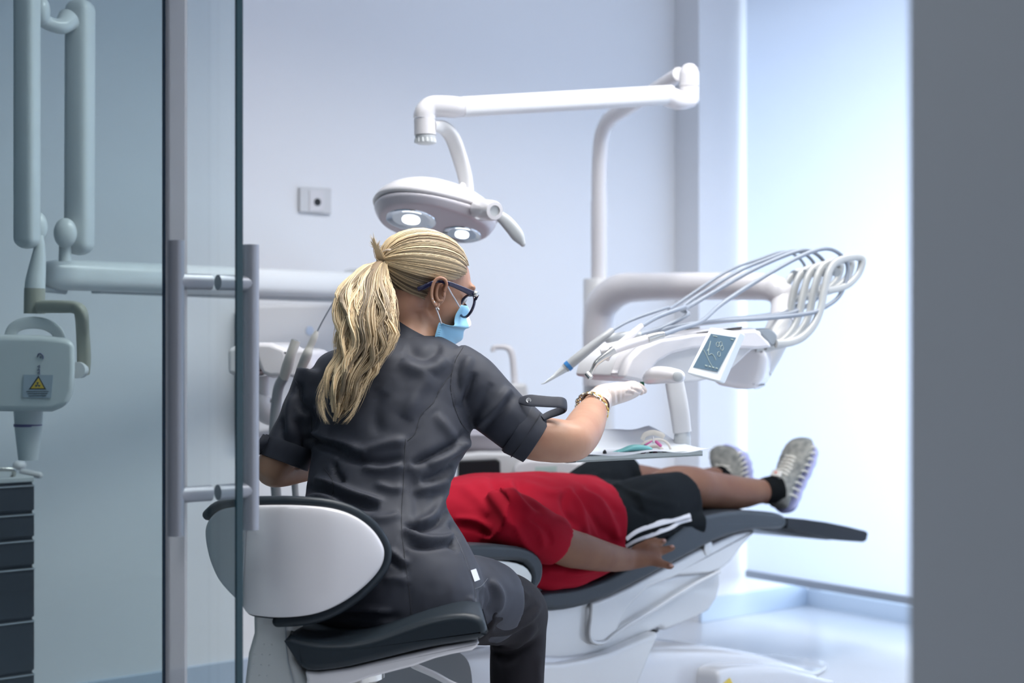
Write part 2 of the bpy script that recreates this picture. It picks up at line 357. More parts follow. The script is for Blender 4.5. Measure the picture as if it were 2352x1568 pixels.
LE = bpy.data.materials.new('lamp_glow'); LE.use_nodes = True; LE.node_tree.nodes['Principled BSDF'].inputs['Emission Color'].default_value = (.93, .97, 1, 1); LE.node_tree.nodes['Principled BSDF'].inputs['Emission Strength'].default_value = 3.0
MIR = mat('lamp_reflector', (.75, .8, .85), .12, metal=.9)
b = MB()
for q, (cx, cy, rr) in enumerate(((-.058, .0, .058), (.072, .012, .045))):
    c = hc+rot @ V((cx, cy, -.0435)); ax = rot @ V((0, 0, -1))
    m_ = MB(); m_.lathe(c, [(rr, 0), (rr*.98, .0025), (rr*.8, .001), (rr*.5, -.004), (.001, -.006)][::1], ax, 36); m_.build('reflector', MIR, t)
    m_ = MB(); m_.lathe(c+ax*.001, [(.001, .004), (rr*.34, .003), (rr*.36, .0), (.001, -.001)], ax, 24); m_.build('bulb', LE, t)
l = bpy.data.lights.new('operating_lamp', 'SPOT'); l.energy = 8; l.spot_size = 1.1; l.spot_blend = .6; l.shadow_soft_size = .04; l.color = (.95, .98, 1)
lo = bpy.data.objects.new('operating_lamp', l); COL.objects.link(lo); lo.location = hc+rot @ V((-.05, 0, -.075)); lo.rotation_euler = (V((-.12, 3.08, .72))-lo.location).to_track_quat('-Z', 'Y').to_euler()
c = P(1137, 484, 3.24); ax = (V((.45, -1, -.12))).normalized(); b = MB(); b.lathe(c-ax*.075, [(.021, -.02), (.0245, 0), (.0235, .05), (.022, .068), (.0195, .074), (.012, .0745), (.0118, .070), (.001, .070)], ax, 32); b.build('handle_socket', WH, t)
b = MB(); b.lathe(c-ax*.0045, [(.0117, -.001), (.0116, .0005), (.001, .001)], ax, 24); b.build('socket_cap', GRP, t)
b = MB(); b.tube([P(1142, 492, 3.29), P(1160, 506, 3.29), P(1178, 526, 3.29), P(1190, 543, 3.29), P(1201, 560, 3.29)], [(.011, .010), (.014, .011), (.015, .011), (.014, .010), (.0065, .0065)], 18, 5, up=V((.2, 1, 0)), sq=2.6, round_=True); b.build('handle', GRP, t)

# ---- delivery unit (column, arm, instrument table)
T = V((.843, .54, 0)); TB = V((-.54, .843, 0)); TP = V((.23, 3.16, 0))
def D(px, py, off=0): return onplane(px, py, TP+TB*off, TB)
t = thing('instrument_delivery_unit', 'white instrument table with touch screen and curved hose arms, held on a thick bent tube', 'dental unit', P(1376, 1060, 4.42))
b = MB(); b.lathe(V((.26, 4.42, 0)), [(.07, .645), (.07, .66), (.050, .67), (.0475, .70), (.0475, CH+144*4.42/F-.004), (.044, CH+144*4.42/F)], Z3, 32); b.build('column', WHM, t)
b = MB(); b.tube([P(1372, 885, 4.34), P(1372, 800, 4.34), P(1374, 740, 4.34), P(1386, 695, 4.32), P(1425, 665, 4.26), P(1480, 659, 4.18), P(1600, 657, 3.98), P(1700, 658, 3.80), P(1775, 662, 3.68), P(1800, 690, 3.66), P(1795, 740, 3.62)], [(.043, .043), (.045, .043), (.047, .045), (.049, .048), (.046, .046), (.0405, .0405), (.037, .038), (.035, .0355), (.034, .034), (.033, .033), (.030, .030)], 28, 6); b.build('support_arm', WH, t)
b = MB(); q = [(1636, 812), (1660, 795), (1710, 788), (1745, 790), (1762, 812), (1757, 850), (1745, 885), (1725, 896), (1690, 893), (1632, 882)]
b.puff([P(x, y, 3.5) for x, y in q], (.04, .10, 0), .02); b.build('arm_joint', WH, t, ang=60)
b = MB(); b.tube([P(1795, 735, 3.62), P(1775, 790, 3.6), P(1745, 850, 3.58)], [.03, .034, .03], 20, 5); b.build('arm_knuckle', WHM, t)
body = [(1437, 866), (1441, 848), (1452, 822), (1476, 798), (1520, 781), (1600, 768), (1736, 757), (1750, 770), (1775, 797), (1730, 803), (1700, 830), (1650, 866), (1560, 880), (1482, 877)]
b = MB(); b.puff([D(x, y, .012) for x, y in cr(body, 2)], TB*.19, .006); b.build('table_body', WHM, t, ang=50)
arch = [(1434, 868), (1438, 850), (1450, 822), (1475, 797), (1520, 780), (1600, 767), (1700, 759), (1737, 757), (1752, 770), (1776, 797), (1740, 801), (1640, 797), (1590, 801), (1545, 812), (1513, 830), (1494, 852), (1484, 878)]
b = MB(); b.puff([D(x, y, -.006) for x, y in arch], TB*.03, .007); b.build('front_panel', WH, t, ang=60)
b = MB(); b.puff([D(x, y, .03) for x, y in [(1520, 783), (1600, 765), (1700, 752), (1738, 753), (1742, 762), (1600, 772)]], TB*.15, .008); b.build('top_cover', WH, t, ang=60)
b = MB(); q = [(1738, 756), (1760, 753), (1775, 757), (1786, 768), (1786, 782), (1776, 797), (1760, 780)]; b.puff([D(x, y, .03) for x, y in cr(q, 2)], TB*.14, .006); b.build('hose_manifold', GRD, t, ang=60)
lobe = [(1424, 869), (1428, 848), (1440, 818), (1462, 796), (1500, 783), (1560, 776), (1600, 778), (1560, 860), (1500, 876)]
for i in range(4):
    b = MB(); sc = [D(x, y, .028+i*.047) for x, y in cr(lobe, 2)]; b.puff(sc, TB*.044, .012); b.build('instrument_rest', WH, t, ang=60)
b = MB(); b.tube([P(1492, 868, 3.14), P(1505, 862, 3.11), P(1530, 861, 3.06), P(1556, 864, 3.01)], [(.016, .014), (.0195, .0185), (.019, .0175), (.016, .0145)], 24, 5, round_=True); b.build('grab_handle', WH, t)
b = MB(); b.ell(P(1557, 864, 2.996), (.0105, .004, .0115)); b.build('handle_end', GRP, t)
tl, tr_, br_, bl_ = P(1631, 751, 3.10), P(1703, 762, 3.13), P(1653, 877, 3.06), P(1577, 857, 3.03)
b = MB(); b.prism([tl, tr_, br_, bl_], V((.016, .04, -.006))); sc = b.build('touch_screen', mat('screen_frame', (.66, .69, .69), .35), t, bevel=.004)
nn = (tr_-tl).cross(bl_-tl).normalized(); nn = nn if nn.y < 0 else -nn
def qd(a, bb): return tl+(tr_-tl)*a+(bl_-tl)*bb+((br_-tr_)-(bl_-tl))*a*bb
def qq(x, y):                                   # picture point -> point of the screen's face
    return onplane(x, y, tl+nn*.0007, nn)
dsp = [(1633, 766), (1691, 775), (1649, 853), (1592, 843)]
b = MB(); b.prism([qq(x, y) for x, y in dsp], -nn*.0005+V((0, .0006, 0))); b.build('display', mat('lit_display', (.075, .12, .16), .2, emit=.22), sc)
SL = mat('display_drawing', (.28, .34, .32), .4, emit=.25)
for pl in ([(1615, 802), (1622, 815), (1630, 832), (1638, 845)], [(1632, 783), (1628, 800), (1627, 815), (1634, 812), (1640, 818), (1644, 827)], [(1628, 800), (1624, 806)]): b = MB(); b.tube([qq(x, y)+nn*.0005 for x, y in pl], .0007, 6, 3); b.build('display_line', SL, sc)
for x, y, r in ((1648, 791, 5), (1655, 790, 5), (1658, 799, 5), (1651, 813, 5)):
    b = MB(); b.tube([qq(x+r*.7*math.cos(a), y+r*1.1*math.sin(a))+nn*.0005 for a in np.linspace(0, 2*math.pi, 14)[:-1]], .0005, 5, closed=True); b.build('display_icon', SL, sc)
for i in range(4): b = MB(); b.tube([qq(1619+i*8, 839+i*2)+nn*.0004, qq(1624+i*8, 840.5+i*2)+nn*.0004], .0016, 6); b.build('display_button', SL, sc)
b = MB(); b.tube([qq(1637, 771)+nn*.0004, qq(1647, 773)+nn*.0004], .001, 6); b.build('display_text', SL, sc)
b = MB(); b.tube([qq(1678, 779)+nn*.0004, qq(1684, 780)+nn*.0004], .0012, 6); b.build('display_text', SL, sc)
# tray post
b = MB(); b.tube([P(1547, 868, 3.24), P(1553, 900, 3.24), P(1560, 940, 3.24), P(1567, 992, 3.24)], [(.020, .016), (.021, .016), (.021, .017), (.020, .017)], 20, 4, up=V((0, 1, 0)), sq=3.2); b.build('tray_bracket', WHM, t)
b = MB(); c = P(1567, 1045, 3.24); b.lathe(c, [(.0185, 0), (.0185, 20*3.24/F), (.0178, 20.5*3.24/F), (.0185, 21*3.24/F), (.0185, 38*3.24/F), (.0165, 55*3.24/F)], Z3, 28); b.build('tray_swivel', GRP, t)
b = MB(); b.prism([P(1406, 880, 3.24), P(1413, 880, 3.24), P(1413, 887, 3.24), P(1406, 887, 3.24)], (0, .01, 0)); b.build('green_clip', mat('green_plastic', (.005, .11, .045), .4), t); b = MB(); b.prism([P(1470, 876, 3.2), P(1480, 876, 3.2), P(1480, 892, 3.2), P(1472, 888, 3.2)], (0, .01, 0)); b.build('green_clip', MATS['green_plastic'], t)
# whip arms that carry the hoses
wh = [(1782, 789), (1812, 787), (1842, 775), (1868, 748), (1884, 712), (1893, 668), (1903, 628), (1918, 603), (1945, 592), (1972, 590), (1980, 600), (1972, 628), (1950, 652), (1925, 663), (1898, 667)]
for i in range(5):
    off = i*.036; b = MB(); pts = [D(x, y, .03)+TB*off+V((0, 0, -.006*i)) for x, y in wh]
    b.tube(pts, [(.0095, .0070)]*9+[(.0095, .0085)]*2+[(.0085, .0065)]*4, 14, 5, up=TB, sq=3); b.build('hose_arm', mat('hose_arm_plastic', (.46, .47, .465), .35, coat=.3) if i == 0 else MATS['hose_arm_plastic'], t)
    b = MB(); b.tube([D(1921, 625, .022)+TB*off, D(1921, 625, .042)+TB*off], .011, 18); b.build('hose_roller', GRD, t)
# handpieces with their hoses
def hosepath(start, lift, i):
    o = TB*(.036*i)
    up = [D(x, y, .03)+o for x, y in [(1640+lift, 700-lift*.2), (1760, 632-3*i), (1840, 588), (1893, 571), (1925, 580), (1946, 606), (1944, 640), (1926, 682), (1886, 710), (1850, 721), (1760, 731), (1640, 738+3*i), (1540, 752+3*i), (1500, 768+3*i)]]
    return start+up
def hand(name, label, pts, rad, m, hose, i, hr=.0048, lift=0, grp=None):
    h = thing(name, label, 'dental handpiece', pts[-1], 'instruments resting on the delivery unit')
    b = MB(); b.tube(pts, rad, 20, 4); b.build('body', m, h)
    b = MB(); b.tube(hosepath([pts[-1]]+hose, lift, i), hr, 12, 6); b.build('hose', HOSE, h); return h
h = hand('dental_scaler', 'grey ultrasonic scaler with a blue ring and thin curved tip, leftmost of the instruments', [P(1298, 846, 3.13), P(1312, 834, 3.13), P(1330, 819, 3.13), P(1365, 791, 3.135), P(1392, 770, 3.14), P(1406, 758, 3.15)], [.0095, .0105, .0105, .0095, .008, .0065], mat('scaler_grey', (.36, .37, .38), .35), [P(1450, 735, 3.2), P(1530, 707, 3.28)], 4, .0038, 0)
b = MB(); b.tube([P(1302, 843, 3.13), P(1309, 837, 3.13)], .0112, 20); b.build('blue_ring', mat('blue_ring', (.03, .17, .42), .4), h)
b = MB(); b.tube([P(1299, 845, 3.13), P(1288, 853, 3.128), P(1276, 862, 3.125), P(1262, 872, 3.12), P(1252, 879, 3.12), P(1242, 882, 3.12)], [.0088, .007, .005, .0032, .0018, .0008], 14, 5); b.build('tip', mat('scaler_tip', (.55, .57, .58), .3, metal=.3), h)
h = hand('dental_handpiece', 'steel angled handpiece with a white grip, in front of the grooved instrument rests', [P(1404, 806, 3.06), P(1440, 792, 3.08), P(1484, 779, 3.10), P(1485, 778, 3.1), P(1505, 772, 3.11), P(1524, 768, 3.12)], [.0085, .0095, .0095, .0095, .0085, .006], WH, [P(1560, 755, 3.18), P(1610, 738, 3.25)], 0, .0052, 20)
b = MB(); b.tube([P(1486, 778, 3.099), P(1505, 772, 3.108), P(1522, 768.5, 3.118)], [.0098, .009, .0078], 20, 3); b.build('steel_collar', CHR, h)
b = MB(); b.tube([P(1410, 803, 3.06), P(1392, 816, 3.055), P(1371, 832, 3.05), P(1362, 847, 3.048), P(1355, 861, 3.046)], [.0085, .0078, .0062, .0045, .0045], 16, 4); b.tube([P(1348, 858, 3.046), P(1357, 868, 3.04)], .0062, 16); b.build('steel_head', CHR, h)
h = hand('air_syringe', 'white syringe handpiece lying crosswise over the steel handpiece', [P(1412, 797, 3.09), P(1436, 780, 3.09), P(1452, 767, 3.10), P(1462, 758, 3.11), P(1474, 748, 3.12)], [.0068, .0072, .0078, .0068, .006], WH, [P(1510, 728, 3.18), P(1570, 706, 3.26)], 2, .0052, -10)
b = MB(); b.tube([P(1380, 808, 3.075), P(1398, 806, 3.075), P(1394, 824, 3.06)], [(.006, .006), (.009, .007), (.006, .006)], 12, 4, sq=3); b.build('clip', WH, h)
h = hand('polishing_light_handpiece', 'short white cylindrical handpiece with an open end, behind the crossed pair', [P(1393, 778, 3.17), P(1400, 777, 3.17), P(1436, 770, 3.19), P(1470, 768, 3.21)], [.0092, .0092, .0085, .006], GRP, [P(1520, 752, 3.26), P(1580, 722, 3.32)], 3, .0045, 0)

# ---- instrument tray with paper and plastic parts
tn = V((.405, 0, 0))
def TR(a, bb, z=0):                                # a along the front edge, b towards the back, in metres
    return V((.110, 2.95, .758))+V((.85, .527, 0))*a+V((-.527, .85, 0))*bb+V((0, 0, z))
t = thing('instrument_tray', 'flat steel instrument tray held over the reclining person', 'tray', TR(.18, .1, 0))
b = MB(); q = [TR(0, 0, 0), TR(.345, 0, 0), TR(.345, .21, 0), TR(0, .21, 0)]; b.prism(q, Z3*.003)
for a0, a1, b0, b1 in ((0, .345, 0, .004), (0, .345, .206, .21), (0, .004, 0, .21), (.341, .345, 0, .21)):
    b.prism([TR(a0, b0, .001), TR(a1, b0, .001), TR(a1, b1, .001), TR(a0, b1, .001)], Z3*.010)
b.build('tray_pan', mat('tray_steel', (.34, .36, .34), .35, metal=.8), t, bevel=.001)
b = MB(); b.prism([TR(-.003, -.003, 0), TR(.02, -.003, 0), TR(.02, .01, 0), TR(-.003, .01, 0)], Z3*.0125); b.build('corner_cap', BLK, t, bevel=.002)
b = MB(); n1, n2 = 46, 26; rows = []
for i in range(n1+1):
    a = .01+.36*i/n1
    for j in range(n2+1):
        bb = .003+.23*j/n2; z = .0125+.002*math.sin(a*60)*math.sin(bb*44)
        k = max(0, (bb-.13)/.10); z += .030*k**1.3*(1-.25*math.cos(a*16))*(1 if a > .03 else a/.03)
        z += .008*math.exp(-((bb-.0)/.02)**2)*math.sin(a*38)*.4
        z += .018*math.exp(-((a-.375)/.05)**2)*math.exp(-((bb-.2)/.09)**2)
        rows.append(TR(a, bb-.012, z))
b.add(rows, [(i*(n2+1)+j, (i+1)*(n2+1)+j, (i+1)*(n2+1)+j+1, i*(n2+1)+j+1) for i in range(n1) for j in range(n2)])
o = b.build('tray_paper', mat('tray_paper', (.50, .53, .58), .7), None, 'white crumpled paper sheet lining the steel tray, curled up at the back', 'paper', ang=180)
o.modifiers.new('s', 'SOLIDIFY').thickness = .0006
def lip(x, y, bb=.05): return onplane(x, y, TR(0, bb), V((-.527, .85, 0)))
t = thing('cheek_retractor', 'cream plastic mouth frame with four pink pads on the tray paper', 'mouth frame', lip(1512, 1040))
CRM = mat('cream_plastic', (.62, .57, .50), .35); PNK = mat('pink_rubber', (.62, .13, .32), .4)
b = MB(); b.tube([lip(1456, 1040), lip(1478, 1018), lip(1500, 1010), lip(1520, 1010), lip(1535, 1020), lip(1544, 1041)], [(.0012, .003)]*6, 10, 5); b.tube([lip(1475, 1010), lip(1482, 998), lip(1500, 993), lip(1518, 998), lip(1525, 1004)], [(.001, .006)]*5, 10, 5)
b.tube([lip(1466, 1042, .06), lip(1490, 1028, .06), lip(1512, 1026, .06), lip(1530, 1041, .06)], [(.0012, .004)]*4, 10, 5); b.build('frame', CRM, t)
for x0, y0, x1, y1 in ((1482, 1020, 1495, 1012), (1505, 1012, 1517, 1023), (1475, 1041, 1485, 1034), (1494, 1033, 1507, 1040)):
    b = MB(); b.tube([lip(x0, y0, .052), lip(x1, y1, .052)], .0034, 14, round_=True); b.build('pad', PNK, t)
b = MB(); b.tube([lip(1500, 1003), lip(1500, 1012), lip(1501, 1014)], [.0014, .0022, .0028], 10, 2, round_=True); b.build('centre_clip', WH, t)
b = MB(); b.tube([lip(1405, 1040), lip(1430, 1034), lip(1455, 1028), lip(1490, 1030), lip(1496, 1040)], [(.006, .002), (.009, .004), (.01, .007), (.008, .005), (.004, .003)], 12, 5, round_=True); b.build('plastic_wrapper', mat('turquoise_film', (.16, .45, .45), .35), None, 'turquoise plastic film lying under the cream mouth frame', 'wrapper')
b = MB(); b.lathe(lip(1389, 1041, .02), [(.004, 0), (.0042, .003), (.0025, .006), (.001, .0075)], Z3, 14); b.build('rubber_cap', BLK, None, 'small black rubber cap at the left of the tray paper', 'cap')

# ---- cuspidor unit behind the reclining person
t = thing('cuspidor_unit', 'white spittoon unit with a bent faucet, behind the reclining person', 'dental unit', V((.0, 4.42, 0)))
b = MB(); b.tube([P(1133, 808, 4.42), P(1134, 799, 4.42), P(1143, 796.5, 4.42), P(1160, 797, 4.42), P(1171, 803, 4.42), P(1177, 818, 4.42), P(1180, 845, 4.42), P(1183, 884, 4.42)], [.0081, .0081, .0078, .0084, .0102, .0105, .0105, .0108], 18, 5); b.build('faucet', WH, t)
b = MB(); q = [(1166, 886), (1172, 881), (1206, 881), (1212, 888), (1220, 960), (1240, 1050), (1150, 1050), (1160, 960)]; b.puff([P(x, y, 4.37) for x, y in q], (0, .11, 0), .010); b.build('faucet_tower', WHM, t)
b = MB(); c = P(1112, 1000, 4.46); b.lathe(c, [(.024, -.064), (.06, -.062), (.10, -.036), (.134, .0), (.138, .010), (.13, .012), (.108, -.012), (.036, -.042), (.001, -.044)], Z3, 40); b.build('bowl', mat('spittoon_bowl', (.50, .47, .51), .25, coat=.5), t)
b = MB(); q = [(1048, 1044), (1100, 1038), (1230, 1040), (1330, 1052), (1400, 1062), (1416, 1080), (1418, 1200), (1418, 1400), (1048, 1400)]; pz = [P(x, y, 4.30) for x, y in q]
for p in pz[-2:]: p.z = 0
b.puff(pz, (0, .26, 0), .012); b.build('unit_body', WHM, t)
b = MB(); q = [(1178, 1075), (1190, 1060), (1215, 1054), (1300, 1056), (1380, 1066), (1402, 1080), (1404, 1160), (1178, 1160)]; b.puff([P(x, y, 4.27) for x, y in q], (0, .035, 0), .012); b.build('side_cover', WH, t)
b = MB(); q = [(1052, 1058), (1140, 1054), (1149, 1060), (1151, 1140), (1052, 1140)]; b.puff([P(x, y, 4.275) for x, y in q], (0, .03, 0), .004); b.build('black_panel', BLK, t)
b = MB(); b.prism([P(1229, 1072, 4.2685), P(1279, 1070, 4.2685), P(1279, 1082, 4.2685), P(1229, 1083, 4.2685)], (0, .003, 0)); b.build('cover_label', mat('pale_green_print', (.45, .55, .52), .5), t)

# ---- X-ray unit on the left wall
t = thing('wall_xray_unit', 'white wall-mounted X-ray unit with folded arms and a warning label, behind the glass', 'X-ray unit', P(110, 600, 3.35))
BLU = mat('xray_white', (.70, .72, .73), .3, coat=.4)
b = MB(); b.tube([P(62, -60, 3.2), P(62, 548, 3.2)], [(.026, .022)]*2, 24, sq=3.5, up=V((.3, 1, 0)), round_=True); b.build('front_arm', BLU, t)
b = MB(); b.tube([P(184, 24, 3.36), P(182, 560, 3.36)], [(.031, .026)]*2, 24, sq=3.5, up=V((.3, 1, 0)), round_=True); b.build('rear_arm', BLU, t)
b = MB(); b.tube([P(88, 30, 3.26), P(108, 52, 3.28), P(140, 60, 3.3), P(158, 45, 3.33)], [(.02, .022), (.016, .016), (.018, .018), (.024, .026)], 20, 5); b.ell(P(98, 25, 3.24), (.016, .02, .03)); b.build('upper_joint', BLU, t)
b = MB(); b.ell(P(88, 522, 3.24), (.020, .02, .034)); b.build('lower_joint', BLU, t); b = MB(); b.ell(P(150, 535, 3.32), (.026, .02, .034)); b.tube([P(150, 560, 3.34), P(149, 600, 3.34)], .014, 20); b.build('lower_joint', BLU, t)
b = MB(); b.tube([P(92, 540, 3.22), P(90, 580, 3.22), P(82, 640, 3.22), P(80, 664, 3.22)], [(.007, .007), (.014, .014), (.021, .021), (.022, .022)], 24, 4, up=V((0, 1, 0))); b.build('neck', BLU, t)
b = MB(); b.tube([P(80, 662, 3.22), P(79, 720, 3.22)], .0225, 24); b.build('collar', BEI, t)
b = MB(); b.tube([P(90, 704, 3.2), P(140, 704, 3.18), P(172, 706, 3.17), P(186, 718, 3.16), P(190, 760, 3.2), P(193, 820, 3.22), P(191, 858, 3.23)], [(.014, .013)]*2+[(.013, .013)]*2+[(.014, .011), (.014, .013), (.013, .013)], 20, 5, up=V((.2, 1, .1)), sq=3); b.build('yoke', BEI, t)
b = MB(); q = [(-38, 775), (0, 768), (90, 769), (150, 775), (172, 786), (173, 850), (170, 900), (155, 932), (120, 946), (0, 945), (-38, 935)]; b.puff([P(x, y, 3.1500) for x, y in q], (-.055, .16, 0), .014); b.build('tube_head', BLU, t, ang=60)
b = MB(); b.tube([P(177, 850, 3.20), P(186, 849, 3.22)], .018, 24); b.build('pivot', WHM, t)
b = MB(); b.tube([P(22, 778, 3.2000), P(30, 756, 3.2000), P(50, 744, 3.2000), P(80, 741, 3.2000), (P(108, 746, 3.2000)), P(130, 760, 3.2000), P(138, 778, 3.2000)], [(.013, .0065)]*7, 16, 5, up=V((0, 1, 0)), sq=3); b.build('handle', BLU, t)
b = MB(); b.lathe(P(65, 945, 3.23), [(.034, .01), (.031, -.0), (.029, -.03)], Z3, 28); b.lathe(P(65, 977, 3.23), [(.0295, 0), (.021, -.075), (.019, -.075), (.027, 0)], Z3, 28); b.build('cone', BLU, t)
b = MB(); b.lathe(P(64, 979, 3.23), [(.0298, 0), (.0302, .004), (.0296, .006)], Z3, 28); b.build('purple_ring', mat('purple_ring', (.10, .07, .22), .4), t)
b = MB(); b.prism([P(54, 860, 3.1470), P(122, 861, 3.1470), P(117, 914, 3.1470), P(52, 912, 3.1470)], (0, .002, 0)); lb = b.build('warning_label', mat('label_film', (.42, .48, .55), .4), t)
b = MB(); b.prism([P(88, 862, 3.1465), P(106, 894, 3.1465), P(66, 894, 3.1465)], (0, .002, 0)); b.build('triangle_border', BLK, lb)
b = MB(); b.prism([P(88, 868, 3.1455), P(101, 891.5, 3.1455), P(71, 891.5, 3.1455)], (0, .001, 0)); b.build('yellow_triangle', mat('warning_yellow', (.75, .50, .04), .5), lb)
b = MB(); c0 = (86.5, 883.5)
for a in (-90+60, -90+180, -90-60):
    pts = [(c0[0]+1.8*math.cos(math.radians(a-28)), c0[1]-1.8*math.sin(math.radians(a-28)))]+[(c0[0]+6.2*math.cos(math.radians(a+q)), c0[1]-6.2*math.sin(math.radians(a+q))) for q in (-28, -10, 10, 28)]+[(c0[0]+1.8*math.cos(math.radians(a+28)), c0[1]-1.8*math.sin(math.radians(a+28)))]
    b.prism([P(x, y, 3.1448) for x, y in pts], (0, .001, 0))
b.prism([P(c0[0]+1.3*math.cos(q), c0[1]+1.3*math.sin(q), 3.1448) for q in np.linspace(0, 6.28, 9)[:-1]], (0, .001, 0))
for i in range(3): b.prism([P(60+i*3, 898+i*5, 3.1460), P(112-i*3, 898+i*5, 3.1460), P(112-i*3, 899.2+i*5, 3.1460), P(60+i*3, 899.2+i*5, 3.1460)], (0, .001, 0))
b.build('trefoil_and_print', mat('dark_print', (.05, .06, .08), .6), lb)
b = MB(); b.tube([P(86, 820, 3.1480), P(88, 813, 3.1480), P(94, 812, 3.1480), (P(99, 818, 3.1480)), P(99, 824, 3.1480)], .0014, 8, 4); b.tube([P(92, 822, 3.1480), P(93, 818, 3.1480), P(96, 820, 3.1480)], .001, 8, 3)
for i, y in enumerate((842, 850, 857)): b.tube([P(86, y, 3.1480), P(91, y-3, 3.1480), P(91, y+3, 3.1480)], .0011, 6)
b.build('printed_mark', mat('mark_print', (.10, .11, .2), .5), t)
# horizontal wall arm (nearly parallel to the back wall)
b = MB(); a0, a1 = P(118, 630, 3.42), P(840, 657, 4.23)
b.tube([a0, a0+(a1-a0)*.02, a1], [(.030, .032), (.034, .036), (.036, .038)], 32, sq=2.5, round_=True); b.build('horizontal_arm', BLU, t)
b = MB(); dv = V((0, .01, 0)); b.tube([P(220, 668, 3.56), P(840, 692, 4.25)], [(.02, .006)]*2, 12, sq=4); b.tube([P(98, 663, 3.4), P(150, 668, 3.46)], .008, 12); b.build('arm_rail', GRP, t)
b = MB(); b.box(P(838, 655, 4.30), (.07, .16, .10), (U, Wd, Z3)); b.build('wall_mount', BLU, t, bevel=.02)

# ---- white wall cabinet
pw = R(2, -3.765); 
def CB(px, py, off=0): return onplane(px, py, pw+Wd*off, Wd)
t = thing('wall_unit', 'low white rounded cabinet on the back wall, under the horizontal arm', 'cabinet', CB(660, 850))
b = MB(); q = [(563, 705), (572, 700), (660, 697), (775, 699), (850, 706), (870, 730), (870, 940), (850, 960), (563, 1000)]; b.puff([CB(x, y) for x, y in q], -Wd*.055, .012); b.build('cabinet_shell', WHM, t, ang=60)
b = MB(); b.lathe(CB(711, 759, .0005), [(.013, 0), (.013, .002), (.001, .002)], Wd, 24); b.build('round_badge', mat('pale_blue_badge', (.50, .58, .72), .4), t)
# ---- assistant instrument holder with suction handpieces
t = thing('suction_holder', 'white instrument holder on a jointed arm left of the seated person', 'instrument holder', P(600, 900, 3.35))
b = MB(); q = [(520, 800), (560, 786), (620, 786), (655, 800), (662, 815), (658, 850), (645, 866), (622, 868), (600, 860), (592, 840), (583, 862), (560, 866), (520, 860)]; b.puff([P(x, y, 3.3) for x, y in q], (.03, .12, .0), .012); b.build('holder_body', WH, t, ang=60)
b = MB(); b.puff([P(x, y, 3.31) for x, y in [(652, 806), (690, 800), (715, 806), (712, 850), (690, 868), (664, 868), (655, 850)]], (.03, .10, 0), .010); b.build('holder_wing', WH, t, ang=60)
b = MB(); b.tube([P(600, 864, 3.36), P(602, 885, 3.36), P(603, 908, 3.36)], [.0185, .0165, .0155], 22); b.tube([P(603, 906, 3.36), P(598, 925, 3.36), P(615, 945, 3.38), P(660, 955, 3.42), P(720, 958, 3.46)], [.0185, .026, .029, .028, .025], 22, 5); b.build('arm_elbow', WHM, t)
b = MB(); b.ell(P(590, 890, 3.341), (.002, .001, .002)); b.build('screw', BLK, t)
for (nm, lab, bp, br2, tp, trd, hp, hr) in (
    ('suction_handpiece', 'wide open-ended suction handpiece in the white holder', [P(680, 782, 3.24), P(668, 815, 3.24), P(660, 842, 3.25), P(652, 868, 3.26)], [.0105, .011, .0125, .011], None, None, [P(652, 866, 3.26), P(640, 890, 3.27), P(634, 930, 3.28), P(629, 1000, 3.29), P(630, 1080, 3.3), P(636, 1160, 3.31), P(640, 1300, 3.3), P(680, 1450, 3.25)], .0115),
    ('saliva_ejector', 'thin saliva ejector with a wire-like tip, right of the wide suction handpiece', [P(728, 760, 3.2), P(722, 775, 3.2), P(712, 797, 3.2), P(705, 815, 3.2), P(690, 850, 3.22)], [.004, .0075, .008, .011, .010], [P(728, 762, 3.2), P(745, 730, 3.19), P(766, 694, 3.18)], .0016, [P(692, 845, 3.22), P(683, 900, 3.25), P(676, 1000, 3.26), P(676, 1080, 3.27), P(681, 1160, 3.28), P(700, 1300, 3.28), P(740, 1450, 3.22)], .0075)):
    h = thing(nm, lab, 'suction handpiece', bp[-1]); b = MB(); b.tube(bp, br2, 18, 4); b.build('grip', mat('suction_grip', (.50, .49, .46), .4) if nm[1] == 'u' else MATS['suction_grip'], h)
    if tp: b = MB(); b.tube(tp, trd, 8, 4); b.build('tip', GRD, h)
    else: b = MB(); b.lathe(P(679.5, 782, 3.24), [(.009, -.001), (.008, .0015), (.0078, -.0005), (.001, -.0008)], (bp[0]-bp[1]), 20); b.build('opening', GRD, h)
    b = MB(); b.tube(hp, hr, 14, 6); b.build('hose', HOSED, h)
# ---- drawer cart at the far left
t = thing('drawer_cart', 'dark grey drawer cart with a pale top behind the glass at the left edge', 'cart', P(0, 1000, 3.55)); t.location.z = 0
CDK = mat('cart_graphite', (.028, .032, .042), .45)
def K(px, py): return P(px, py, 3.5)
zt = K(0, 1106).z; xr = K(75, 1106).x
RX = (U, Wd, Z3); KO = P(75, 1106, 3.5)
def KB(a, z0, z1, d0, d1, w=.25): return (KO+U*(-w/2+a)+Wd*(-(d0+d1)/2)+V((0, 0, (z0+z1)/2-KO.z)), (w, d1-d0, z1-z0), RX)
b = MB(); b.box(*KB(0, .06, zt, 0, .28)); b.build('cart_body', CDK, t, bevel=.003)
b = MB(); b.box(*KB(.002, zt, zt+.014, -.008, .285, .256)); b.build('cart_top', GRP, t, bevel=.004)
ys = [1108, 1174, 1234, 1298, 1418, 1540, 1640]
for i in range(6):
    z1, z0 = K(0, ys[i]).z-.003, K(0, ys[i+1]).z+.004
    b = MB(); b.box(*KB(0, z0, z1, -.012, .01, .246)); dr = b.build('drawer', CDK, t, bevel=.003)
    b = MB(); b.box(*KB(0, z1-.004, z1-.001, -.016, -.010, .23)); b.build('drawer_pull', ALU, dr)
